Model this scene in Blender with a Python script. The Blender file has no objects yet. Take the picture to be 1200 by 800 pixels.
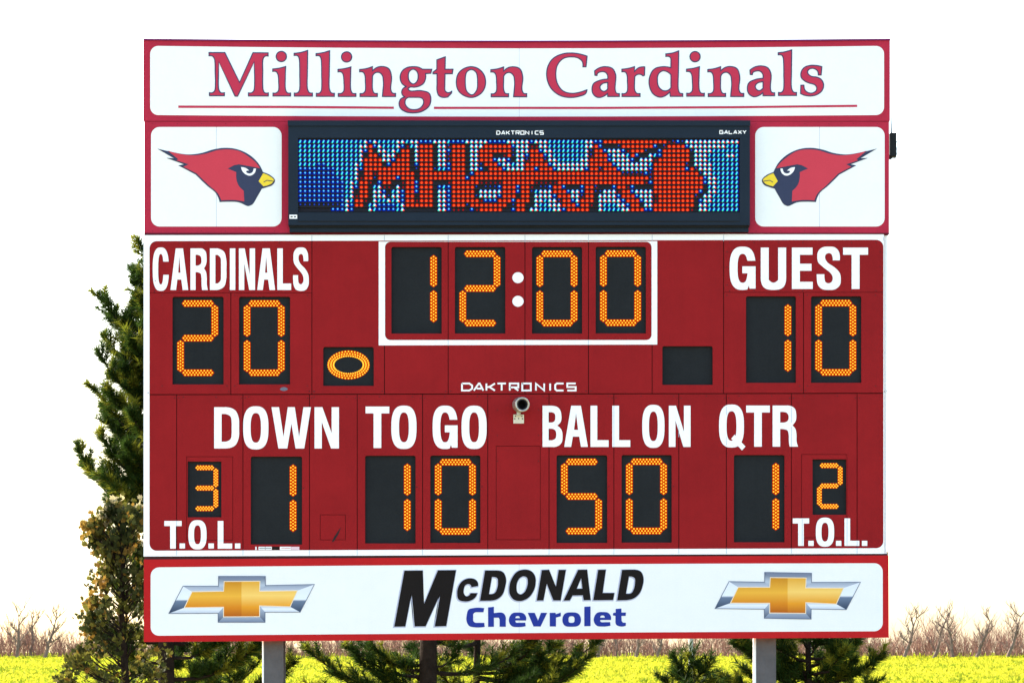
import bpy, math, random
import numpy as np
from mathutils import Vector, Matrix
from mathutils.geometry import tessellate_polygon

random.seed(7)
rng = np.random.default_rng(7)
scene = bpy.context.scene
COL = scene.collection

# ------------------------------------------------------------------ camera, world, sun, exposure
S = 0.00625          # metres per photograph pixel on the plane of the scoreboard
D = 25.0             # camera to scoreboard
CAMZ = 2.3
HROW = 764.0         # photograph row of eye level
FPX = D / S
cam = bpy.data.cameras.new('camera')
cam.sensor_width = 36.0
cam.lens = 36.0 * FPX / 1200.0
cam.shift_y = (HROW - 400.0) / 1200.0
cam.clip_start = 0.5
cam.clip_end = 20000.0
cam_ob = bpy.data.objects.new('camera', cam)
cam_ob.location = (0, -D, CAMZ)
cam_ob.rotation_euler = (math.radians(90), 0, 0)
COL.objects.link(cam_ob)
scene.camera = cam_ob

SUN_EL = math.radians(27)
SUN_AZ = math.radians(-52)        # from +Y towards -X: behind the board, on the left
world = bpy.data.worlds.new('World')
scene.world = world
world.use_nodes = True
wn = world.node_tree.nodes
wl = world.node_tree.links
wn.clear()
sky = wn.new('ShaderNodeTexSky')
sky.sky_type = 'NISHITA'
sky.sun_disc = False
sky.sun_elevation = SUN_EL
sky.sun_rotation = SUN_AZ
sky.air_density = 1.0
sky.dust_density = 2.2
sky.ozone_density = 1.0
bg = wn.new('ShaderNodeBackground')
bg.inputs['Strength'].default_value = 0.15
wo = wn.new('ShaderNodeOutputWorld')
wl.new(sky.outputs[0], bg.inputs[0])
wl.new(bg.outputs[0], wo.inputs[0])

sun = bpy.data.lights.new('sun', 'SUN')
sun.energy = 3.6
sun.angle = math.radians(0.5)
sun.color = (1.0, 0.93, 0.82)
sun_ob = bpy.data.objects.new('sun', sun)
dirn = Vector((math.sin(SUN_AZ) * math.cos(SUN_EL), math.cos(SUN_AZ) * math.cos(SUN_EL), math.sin(SUN_EL)))
sun_ob.rotation_euler = dirn.to_track_quat('Z', 'Y').to_euler()
sun_ob.location = (-20, 20, 30)
COL.objects.link(sun_ob)

scene.view_settings.view_transform = 'Standard'
scene.view_settings.look = 'None'
scene.view_settings.gamma = 1.0
scene.view_settings.use_curve_mapping = False
scene.view_settings.exposure = 2.15

# ------------------------------------------------------------------ helpers
def W(px, py, y=0.0):
    """photograph pixel -> point at depth y (0 = scoreboard plane)"""
    k = (D + y) / D
    return Vector(((px - 600.0) * S * k, y, CAMZ + (HROW - py) * S * k))

def mat(name, col, rough=0.5, spec=0.3, var=0.06, scale=6.0, bump=0.0, bscale=200.0, metal=0.0,
        emit=None, estr=0.0, col2=None, transl=0.0):
    m = bpy.data.materials.new(name)
    m.use_nodes = True
    nt = m.node_tree
    n, l = nt.nodes, nt.links
    b = n['Principled BSDF']
    b.inputs['Roughness'].default_value = rough
    b.inputs['Specular IOR Level'].default_value = spec if emit is None else 0.0
    b.inputs['Metallic'].default_value = metal
    if emit is not None:
        b.inputs['Base Color'].default_value = (*col, 1)
        b.inputs['Emission Color'].default_value = (*emit, 1)
        b.inputs['Emission Strength'].default_value = estr
        return m
    tc = n.new('ShaderNodeTexCoord')
    nz = n.new('ShaderNodeTexNoise')
    nz.inputs['Scale'].default_value = scale
    nz.inputs['Detail'].default_value = 6
    nz.inputs['Roughness'].default_value = 0.65
    l.new(tc.outputs['Object'], nz.inputs['Vector'])
    r = n.new('ShaderNodeValToRGB')
    c2 = col2 if col2 else tuple(min(1, c * (1 + var)) for c in col)
    c1 = col if col2 else tuple(c * (1 - var) for c in col)
    r.color_ramp.elements[0].position = 0.3
    r.color_ramp.elements[1].position = 0.7
    r.color_ramp.elements[0].color = (*c1, 1)
    r.color_ramp.elements[1].color = (*c2, 1)
    l.new(nz.outputs['Fac'], r.inputs['Fac'])
    l.new(r.outputs['Color'], b.inputs['Base Color'])
    if bump:
        n2 = n.new('ShaderNodeTexNoise')
        n2.inputs['Scale'].default_value = bscale
        n2.inputs['Detail'].default_value = 4
        l.new(tc.outputs['Object'], n2.inputs['Vector'])
        bp = n.new('ShaderNodeBump')
        bp.inputs['Strength'].default_value = bump
        bp.inputs['Distance'].default_value = 0.01
        l.new(n2.outputs['Fac'], bp.inputs['Height'])
        l.new(bp.outputs['Normal'], b.inputs['Normal'])
    if transl:
        t = n.new('ShaderNodeBsdfTranslucent')
        l.new(r.outputs['Color'], t.inputs['Color'])
        mx = n.new('ShaderNodeMixShader')
        mx.inputs[0].default_value = transl
        l.new(b.outputs[0], mx.inputs[1])
        l.new(t.outputs[0], mx.inputs[2])
        l.new(mx.outputs[0], n['Material Output'].inputs['Surface'])
    return m

def panel_mat(name, col, rough=0.55, streak=0.10, spec=0.08):
    """painted sheet metal: faint blotches, vertical rain streaks and grime specks"""
    m = bpy.data.materials.new(name)
    m.use_nodes = True
    n, l = m.node_tree.nodes, m.node_tree.links
    b = n['Principled BSDF']
    b.inputs['Roughness'].default_value = rough
    b.inputs['Specular IOR Level'].default_value = spec
    tc = n.new('ShaderNodeTexCoord')
    oi = n.new('ShaderNodeObjectInfo')
    ad = n.new('ShaderNodeVectorMath'); ad.operation = 'ADD'
    sc = n.new('ShaderNodeVectorMath'); sc.operation = 'SCALE'
    sc.inputs['Scale'].default_value = 37.0
    cx = n.new('ShaderNodeCombineXYZ')
    l.new(oi.outputs['Random'], cx.inputs[0]); l.new(oi.outputs['Random'], cx.inputs[2])
    l.new(cx.outputs[0], sc.inputs[0])
    l.new(tc.outputs['Object'], ad.inputs[0]); l.new(sc.outputs[0], ad.inputs[1])
    nz = n.new('ShaderNodeTexNoise'); nz.inputs['Scale'].default_value = 2.2; nz.inputs['Detail'].default_value = 7
    nz.inputs['Roughness'].default_value = 0.7
    l.new(ad.outputs[0], nz.inputs['Vector'])
    mp = n.new('ShaderNodeMapping'); mp.inputs['Scale'].default_value = (22, 1, 0.7)
    l.new(ad.outputs[0], mp.inputs['Vector'])
    ns = n.new('ShaderNodeTexNoise'); ns.inputs['Scale'].default_value = 1.5; ns.inputs['Detail'].default_value = 4
    l.new(mp.outputs[0], ns.inputs['Vector'])
    nf = n.new('ShaderNodeTexNoise'); nf.inputs['Scale'].default_value = 90; nf.inputs['Detail'].default_value = 2
    l.new(ad.outputs[0], nf.inputs['Vector'])
    def mr(sock, lo, hi):
        k = n.new('ShaderNodeMapRange'); k.inputs[1].default_value = 0.3; k.inputs[2].default_value = 0.7
        k.inputs[3].default_value = lo; k.inputs[4].default_value = hi
        l.new(sock, k.inputs[0]); return k.outputs[0]
    def mul(a, c):
        k = n.new('ShaderNodeMath'); k.operation = 'MULTIPLY'; l.new(a, k.inputs[0]); l.new(c, k.inputs[1]); return k.outputs[0]
    f = mul(mr(nz.outputs['Fac'], 1 - streak, 1 + streak * 0.6), mr(ns.outputs['Fac'], 1 - streak * 0.2, 1 + streak * 0.12))
    f = mul(f, mr(nf.outputs['Fac'], 1 - streak * 0.5, 1 + streak * 0.4))
    vs = n.new('ShaderNodeVectorMath'); vs.operation = 'SCALE'
    vs.inputs[0].default_value = col
    l.new(f, vs.inputs['Scale'])
    l.new(vs.outputs[0], b.inputs['Base Color'])
    bp = n.new('ShaderNodeBump'); bp.inputs['Strength'].default_value = 0.12; bp.inputs['Distance'].default_value = 0.01
    l.new(nz.outputs['Fac'], bp.inputs['Height']); l.new(bp.outputs['Normal'], b.inputs['Normal'])
    return m

M = {}
M['sign_red'] = panel_mat('header_red_paint', (0.42, 0.022, 0.050))
M['board_red'] = panel_mat('board_red_paint', (0.265, 0.0090, 0.011), streak=0.13)
M['low_red'] = panel_mat('sponsor_red_paint', (0.45, 0.012, 0.014))
M['white'] = panel_mat('white_sheet', (0.84, 0.86, 0.83), streak=0.025)
M['white_low'] = panel_mat('white_vinyl_sheet', (0.78, 0.79, 0.78), streak=0.03)
M['white_vinyl'] = panel_mat('white_vinyl', (0.88, 0.88, 0.86), streak=0.02)
M['letter_red'] = panel_mat('letter_red_vinyl', (0.50, 0.035, 0.075), streak=0.06)
M['navy'] = panel_mat('navy_vinyl', (0.035, 0.045, 0.11), streak=0.06)
M['bird_navy'] = panel_mat('emblem_navy_vinyl', (0.04, 0.05, 0.095), streak=0.08)
M['bird_red'] = panel_mat('emblem_red_vinyl', (0.56, 0.05, 0.075), streak=0.05)
M['yellow'] = panel_mat('emblem_yellow_vinyl', (0.84, 0.62, 0.045), streak=0.03)
M['cabinet'] = panel_mat('cabinet_navy_paint', (0.013, 0.022, 0.035), rough=0.5)
M['face'] = panel_mat('digit_face_black', (0.0145, 0.0165, 0.018), rough=0.55, streak=0.2)
M['black'] = mat('black_recess', (0.006, 0.006, 0.008), rough=0.7)
M['dark_back'] = mat('dark_metal_backing', (0.004, 0.002, 0.003), rough=0.6)
M['screw'] = mat('dark_screw', (0.03, 0.008, 0.010), rough=0.4, metal=0.3)
M['steel'] = mat('galvanised_steel', (0.085, 0.08, 0.083), rough=0.6, spec=0.3, var=0.3, scale=5, bump=0.15, bscale=40)
M['ink'] = panel_mat('black_print', (0.010, 0.0075, 0.007), streak=0.1)
M['blue_ink'] = panel_mat('blue_print', (0.018, 0.035, 0.26), streak=0.08)
M['lavender'] = mat('pale_grey_print', (0.42, 0.44, 0.56))
M['led_core'] = mat('amber_lamp', (0.05, 0.02, 0.0), emit=(1.0, 0.50, 0.04), estr=0.40)
M['led_bloom'] = mat('amber_bloom', (0.03, 0.004, 0.0), emit=(1.0, 0.065, 0.0), estr=0.13)  # orange bloom between the digit lamps, put in as an emitting surface
M['lamp_red'] = mat('red_lamp', (0.02, 0.0, 0.0), emit=(1.0, 0.075, 0.018), estr=0.30)
M['lamp_red_dim'] = mat('red_lamp_dim', (0.02, 0.0, 0.0), emit=(1.0, 0.02, 0.02), estr=0.09)
M['lamp_green'] = mat('green_lamp', (0.0, 0.02, 0.01), emit=(0.05, 1.0, 0.62), estr=0.22)
M['lamp_blue'] = mat('blue_lamp', (0.0, 0.01, 0.03), emit=(0.10, 0.55, 1.0), estr=0.30)
M['lamp_blue_dim'] = mat('blue_lamp_dim', (0.0, 0.0, 0.02), emit=(0.02, 0.10, 1.0), estr=0.14)
M['lamp_white'] = mat('white_lamp_mix', (0.03, 0.03, 0.03), emit=(0.80, 1.0, 0.98), estr=0.34)
M['lamp_cyan'] = mat('cyan_lamp_mix', (0.0, 0.02, 0.02), emit=(0.06, 0.80, 1.0), estr=0.30)
M['glow_blue'] = mat('blue_lamp_halo', (0.0, 0.0, 0.01), emit=(0.0, 0.04, 1.0), estr=0.075)  # blue glow around lit pixels, drawn as dim emitting discs
M['glow_red'] = mat('red_lamp_halo', (0.01, 0.0, 0.0), emit=(1.0, 0.01, 0.0), estr=0.085)  # the same painted glow around red pixels
M['horn_metal'] = mat('weathered_aluminium', (0.42, 0.40, 0.34), rough=0.35, metal=0.7, var=0.3, scale=60)
M['cream'] = mat('cream_bracket', (0.62, 0.58, 0.45), rough=0.5)

def tag(o, label=None, cat=None, group=None, kind=None):
    if label: o['label'] = label
    if cat: o['category'] = cat
    if group: o['group'] = group
    if kind: o['kind'] = kind
    return o

def thing(name, loc, label, cat, group=None):
    o = bpy.data.objects.new(name, None)
    o.empty_display_size = 0.3
    o.location = loc
    COL.objects.link(o)
    return tag(o, label, cat, group)

def base_of(parent):
    v = Vector((0, 0, 0))
    while parent is not None:
        v += parent.location
        parent = parent.parent
    return v

def obj(name, verts, faces, mats, parent=None, mi=None, smooth=False, kind=None, origin=None):
    """verts in world coordinates; origin = world origin of the object"""
    me = bpy.data.meshes.new(name)
    o_w = Vector(origin) if origin is not None else base_of(parent)
    vv = [(v[0] - o_w.x, v[1] - o_w.y, v[2] - o_w.z) for v in verts]
    me.from_pydata(vv, [], faces)
    if not isinstance(mats, (list, tuple)): mats = [mats]
    for m in mats: me.materials.append(m)
    if mi: me.polygons.foreach_set('material_index', mi)
    if smooth: me.polygons.foreach_set('use_smooth', [True] * len(me.polygons))
    me.update()
    o = bpy.data.objects.new(name, me)
    COL.objects.link(o)
    if parent is not None:
        o.parent = parent
        o.location = o_w - base_of(parent)
    else:
        o.location = o_w
    if kind: o['kind'] = kind
    return o

def np_obj(name, verts, tris, mats, parent=None, mi=None, kind=None, origin=(0, 0, 0)):
    """fast path: verts (n,3) world, tris (m,3)"""
    me = bpy.data.meshes.new(name)
    v = np.asarray(verts, dtype=np.float32) - np.array(origin, dtype=np.float32)
    t = np.asarray(tris, dtype=np.int32)
    me.vertices.add(len(v)); me.vertices.foreach_set('co', v.ravel())
    me.loops.add(t.size); me.loops.foreach_set('vertex_index', t.ravel())
    me.polygons.add(len(t))
    me.polygons.foreach_set('loop_start', np.arange(0, t.size, 3, dtype=np.int32))
    me.polygons.foreach_set('loop_total', np.full(len(t), 3, dtype=np.int32))
    if not isinstance(mats, (list, tuple)): mats = [mats]
    for m in mats: me.materials.append(m)
    if mi is not None: me.polygons.foreach_set('material_index', np.asarray(mi, dtype=np.int32))
    me.update(calc_edges=True); me.validate()
    o = bpy.data.objects.new(name, me)
    COL.objects.link(o)
    if parent is not None:
        o.parent = parent
        o.location = Vector(origin) - base_of(parent)
    else:
        o.location = origin
    if kind: o['kind'] = kind
    return o

class MB:
    def __init__(s): s.v = []; s.f = []; s.mi = []
    def add(s, v, f, mi=0):
        n = len(s.v); s.v += [tuple(p) for p in v]; s.f += [tuple(i + n for i in q) for q in f]; s.mi += [mi] * len(f)
    def box(s, a, b, mi=0, bev=0.0):
        x0, y0, z0 = a; x1, y1, z1 = b
        if bev:
            e = bev
            v = []
            for y, i in ((y0, e), (y0 + e, 0), (y1, 0)):
                v += [(x0 + i, y, z0 + i), (x1 - i, y, z0 + i), (x1 - i, y, z1 - i), (x0 + i, y, z1 - i)]
            f = [(0, 1, 2, 3), (11, 10, 9, 8)]
            for k in (0, 4):
                for j in range(4):
                    f.append((k + j, k + 4 + j, k + 4 + (j + 1) % 4, k + (j + 1) % 4))
            s.add(v, f, mi); return
        v = [(x0, y0, z0), (x1, y0, z0), (x1, y1, z0), (x0, y1, z0), (x0, y0, z1), (x1, y0, z1), (x1, y1, z1), (x0, y1, z1)]
        s.add(v, [(0, 3, 2, 1), (4, 5, 6, 7), (0, 1, 5, 4), (1, 2, 6, 5), (2, 3, 7, 6), (3, 0, 4, 7)], mi)
    def tube(s, pts, rad, n=8, mi=0, cap=True):
        pts = [Vector(p) for p in pts]
        rings = []
        up = Vector((0.13, 0.21, 0.97))
        for i, p in enumerate(pts):
            t = (pts[min(i + 1, len(pts) - 1)] - pts[max(i - 1, 0)]).normalized()
            a = t.cross(up)
            if a.length < 1e-3: a = t.cross(Vector((1, 0, 0)))
            a.normalize(); b = t.cross(a)
            r = rad[i] if isinstance(rad, (list, tuple)) else rad
            rings.append([p + (a * math.cos(2 * math.pi * k / n) + b * math.sin(2 * math.pi * k / n)) * r for k in range(n)])
        v = [q for ring in rings for q in ring]
        f = []
        for i in range(len(pts) - 1):
            for k in range(n):
                f.append((i * n + k, i * n + (k + 1) % n, (i + 1) * n + (k + 1) % n, (i + 1) * n + k))
        if cap:
            f.append(tuple(range(n))[::-1]); f.append(tuple((len(pts) - 1) * n + k for k in range(n)))
        s.add(v, f, mi)
    def build(s, name, mats, parent=None, **k):
        return obj(name, s.v, s.f, mats, parent, mi=s.mi, **k)

# ---- outlines: "x,y" is a corner, "x,ys" a smooth point -------------------------------------
def path(txt, org=(0, 0), sc=1.0, off=(0, 0), n=5):
    P = []
    for t in txt.split():
        sm = t.endswith('s')
        if sm: t = t[:-1]
        x, y = t.split(',')
        P.append((org[0] + float(x) / sc + off[0], org[1] + float(y) / sc + off[1], sm))
    return smooth_path(P, n)

def smooth_path(P, n=5):
    N = len(P)
    def u(a, b):
        dx, dy = b[0] - a[0], b[1] - a[1]; L = math.hypot(dx, dy) or 1e-9
        return dx / L, dy / L, L
    out = []
    tan = []
    for i in range(N):
        a, b, c = P[i - 1], P[i], P[(i + 1) % N]
        u1 = u(a, b); u2 = u(b, c)
        tx = u1[0] * u2[2] + u2[0] * u1[2]; ty = u1[1] * u2[2] + u2[1] * u1[2]
        L = math.hypot(tx, ty) or 1e-9
        tan.append((tx / L, ty / L))
    for i in range(N):
        a, b = P[i], P[(i + 1) % N]
        out.append((a[0], a[1]))
        if not a[2] and not b[2]: continue
        ux, uy, L = u(a, b)
        ta = tan[i] if a[2] else None
        tb = tan[(i + 1) % N] if b[2] else None
        la = lb = L
        if ta is not None: la = min(L, 1.5 * u(P[i - 1], a)[2])
        if tb is not None: lb = min(L, 1.5 * u(b, P[(i + 2) % N])[2])
        if ta is None: # a corner leaves along the chord, bent a little against the far tangent
            d = ux * tb[0] + uy * tb[1]; k_ = 0.6 * lb / L
            ta = (ux + k_ * (d * ux - tb[0]), uy + k_ * (d * uy - tb[1]))
        if tb is None:
            d = ux * ta[0] + uy * ta[1]; k_ = 0.6 * la / L
            tb = (ux + k_ * (d * ux - ta[0]), uy + k_ * (d * uy - ta[1]))
        for k in range(1, n):
            t = k / n
            h1 = 2 * t**3 - 3 * t**2 + 1; h2 = -2 * t**3 + 3 * t**2; h3 = t**3 - 2 * t**2 + t; h4 = t**3 - t**2
            out.append((h1 * a[0] + h2 * b[0] + h3 * la * ta[0] + h4 * lb * tb[0],
                        h1 * a[1] + h2 * b[1] + h3 * la * ta[1] + h4 * lb * tb[1]))
    return out

def superell(x0, y0, x1, y1, e=2.5, n=40):
    cx, cy, a, b = (x0 + x1) / 2, (y0 + y1) / 2, (x1 - x0) / 2, (y1 - y0) / 2
    out = []
    for k in range(n):
        t = 2 * math.pi * k / n
        c, s_ = math.cos(t), math.sin(t)
        out.append((cx + a * math.copysign(abs(c) ** (2 / e), c), cy + b * math.copysign(abs(s_) ** (2 / e), s_)))
    return out

def rrect(x0, y0, x1, y1, r, n=6, bowt=0.0, bowb=0.0, tilt=0.0):
    """rounded rectangle; bow = pixels its long edges sag at the middle, tilt = rise to the right"""
    out = []
    for cx, cy, a0 in ((x1 - r, y0 + r, -90), (x1 - r, y1 - r, 0), (x0 + r, y1 - r, 90), (x0 + r, y0 + r, 180)):
        for k in range(n + 1):
            a = math.radians(a0 + 90 * k / n)
            out.append((cx + r * math.cos(a), cy + r * math.sin(a)))
    res = []
    for i, p in enumerate(out):
        q = out[(i + 1) % len(out)]
        res.append(p)
        if abs(q[0] - p[0]) > 60:
            for k in range(1, 8): res.append((p[0] + (q[0] - p[0]) * k / 8, p[1] + (q[1] - p[1]) * k / 8))
    fin = []
    for x, y in res:
        u_ = (x - (x0 + x1) / 2) / ((x1 - x0) / 2)
        b = bowt if y < (y0 + y1) / 2 else bowb
        fin.append((x, y + b * (1 - u_ * u_) - tilt * (u_ + 1) / 2))
    return fin

def plate_mesh(mb, loops, y, thick, mi=0, back=False):
    """loops in photograph pixels (outer first, then holes) -> plate whose front is at depth y"""
    loops3 = [[Vector((p[0], p[1], 0)) for p in lp] for lp in loops]
    tris = tessellate_polygon(loops3)
    flat = [p for lp in loops for p in lp]
    n0 = len(flat)
    v = [W0(p[0], p[1], y) for p in flat]
    f = []
    for t in tris:
        a, b, c = (flat[i] for i in t)
        cr = (b[0] - a[0]) * (c[1] - a[1]) - (b[1] - a[1]) * (c[0] - a[0])
        # rows grow downwards: positive cross = clockwise in world = faces +Y, so flip
        f.append(tuple(t) if cr < 0 else tuple(reversed(t)))
    if thick:
        v += [W0(p[0], p[1], y + thick) for p in flat]
        st = 0
        for li, lp in enumerate(loops):
            k = len(lp)
            area = sum(lp[i][0] * lp[(i + 1) % k][1] - lp[(i + 1) % k][0] * lp[i][1] for i in range(k))
            outward = (area > 0) == (li == 0)
            for i in range(k):
                a, b = st + i, st + (i + 1) % k
                f.append((a, b, b + n0, a + n0) if outward else (b, a, a + n0, b + n0))
            st += k
    mb.add(v, f, mi)

def W0(px, py, y):
    """sheet parts share one orthogonal grid: the pixel grid of the plane y = 0"""
    return Vector(((px - 600.0) * S, y, CAMZ + (HROW - py) * S))

def plate(name, loops, y, thick, m, parent, label=None, own=False):
    mb = MB(); plate_mesh(mb, loops, y, thick)
    org = None
    if own:
        xs = [p[0] for p in loops[0]]; ys = [p[1] for p in loops[0]]
        org = W0((min(xs) + max(xs)) / 2, max(ys), y + thick)
    o = mb.build(name, m, parent, origin=org)
    if label: o['label'] = label
    return o

def rect(x0, y0, x1, y1): return [(x0, y0), (x1, y0), (x1, y1), (x0, y1)]

def ribbon(mb, pts, w, y, closed=True, mi=0, thick=0.0):
    """flat line of width w pixels along pts"""
    N = len(pts); L = []; R = []
    for i in range(N):
        a = pts[i - 1] if (closed or i > 0) else None
        b = pts[i]
        c = pts[(i + 1) % N] if (closed or i < N - 1) else None
        def un(p, q):
            dx, dy = q[0] - p[0], q[1] - p[1]; l_ = math.hypot(dx, dy) or 1e-9
            return dx / l_, dy / l_
        d1 = un(a, b) if a else un(b, c)
        d2 = un(b, c) if c else d1
        n1 = (-d1[1], d1[0]); n2 = (-d2[1], d2[0])
        mx, my = n1[0] + n2[0], n1[1] + n2[1]
        l_ = math.hypot(mx, my)
        if l_ < 0.3: mx, my, k = n2[0], n2[1], 1.0
        else:
            mx /= l_; my /= l_; k = min(1.0 / max(0.3, mx * n1[0] + my * n1[1]), 1.8)
        L.append((b[0] + mx * w / 2 * k, b[1] + my * w / 2 * k)); R.append((b[0] - mx * w / 2 * k, b[1] - my * w / 2 * k))
    v = [W0(p[0], p[1], y) for p in L] + [W0(p[0], p[1], y) for p in R]
    f = []
    for i in range(N if closed else N - 1):
        j = (i + 1) % N
        f.append((i, j, N + j, N + i))
    mb.add(v, f, mi)

# ------------------------------------------------------------------ lettering
def glyph_O(x0, y0, x1, y1, tx, ty):
    return [superell(x0, y0, x1, y1, 2.7, 44), superell(x0 + tx, y0 + ty, x1 - tx, y1 - ty, 2.6, 32)]

def arc_open(x0, y0, x1, y1, tx, ty, ya, yb):
    o = superell(x0, y0, x1, y1, 2.7, 72); i = superell(x0 + tx, y0 + ty, x1 - tx, y1 - ty, 2.6, 72)
    cx = (x0 + x1) / 2
    # starting at the upper terminal, over the top, the left and the bottom
    def ordered(lp):
        k0 = 0
        pts = [p for p in lp if not (p[0] > cx and ya < p[1] < yb)]
        c = (cx, (y0 + y1) / 2)
        pts.sort(key=lambda p: -math.atan2(p[1] - c[1], p[0] - c[0]) % (2 * math.pi))
        return pts                                # counter-clockwise on screen from the right
    return ordered(o), ordered(i)

def glyph_C(x0, y0, x1, y1, tx, ty):
    h = y1 - y0
    ya, yb = y0 + 0.325 * h, y0 + 0.63 * h
    o, i = arc_open(x0, y0, x1, y1, tx, ty, ya, yb)
    return [[(x1 - .1, ya)] + o + [(x1 - .1, yb), (x1 - tx, yb)] + i[::-1] + [(x1 - tx, ya)]]

def glyph_G(x0, y0, x1, y1, tx, ty):
    h = y1 - y0; w = x1 - x0
    ya, yb = y0 + 0.325 * h, y0 + 0.455 * h
    o, i = arc_open(x0, y0, x1, y1, tx, ty, ya, yb)
    o = [p for p in o if not (p[0] > x1 - tx * 0.9 and p[1] > yb)]
    return [[(x1 - .1, ya)] + o + [(x1 - tx * 0.85, y0 + .90 * h), (x1 - tx * .75, y1 - .03 * h), (x1, y1 - .03 * h), (x1, yb),
            (x0 + w * .49, yb), (x0 + w * .49, y0 + .615 * h), (x1 - tx, y0 + .615 * h)] + [p for p in i[::-1] if p[1] > y0 + .63 * h or p[0] < x1 - tx - .2] + [(x1 - tx, ya)]]

def norm_path(txt, bx, box, n=5):
    P = []
    for t in txt.split():
        sm = t.endswith('s'); t = t.rstrip('s'); x, y = map(float, t.split(','))
        P.append((box[0] + (x - bx[0]) / (bx[2] - bx[0]) * (box[2] - box[0]),
                  box[1] + (y - bx[1]) / (bx[3] - bx[1]) * (box[3] - box[1]), sm))
    return smooth_path(P, n)

SB = (270, 190, 552, 695)
S_TXT = "540,350 458,350 455,310s 440,275s 408,265s 378,280s 368,320s 385,360s 430,400 500,450s 540,500s 552,570s 540,640s 490,685s 410,695s 325,680s 285,635s 272,560s 270,512 360,512 362,560s 375,605s 410,618s 445,600s 458,560s 445,515s 400,470 330,415s 290,375s 277,310s 290,240s 335,200s 408,190s 485,200s 525,240s 541,300s"
RB = (532, 110, 735, 597)
R_TXT = ["532,110 640,110 670,113s 708,145s 720,210s 716,290s 690,345 713,385s 722,450s 724,540s 735,597 668,597 662,540s 660,450s 650,405s 620,390s 592,388 592,597 532,597",
         "592,185 618,185 650,203s 660,245s 652,292s 618,312 592,312"]
BB = (65, 95, 206, 382)
B_TXT = ["65,95 130,95 180,112s 198,165s 192,210s 168,233 197,260s 206,310s 196,358s 165,379s 130,382 65,382",
         "108,140 130,140 150,150s 155,177s 148,204s 128,212 108,212", "108,255 130,255 155,267s 162,295s 154,325s 130,336 108,336"]

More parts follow.
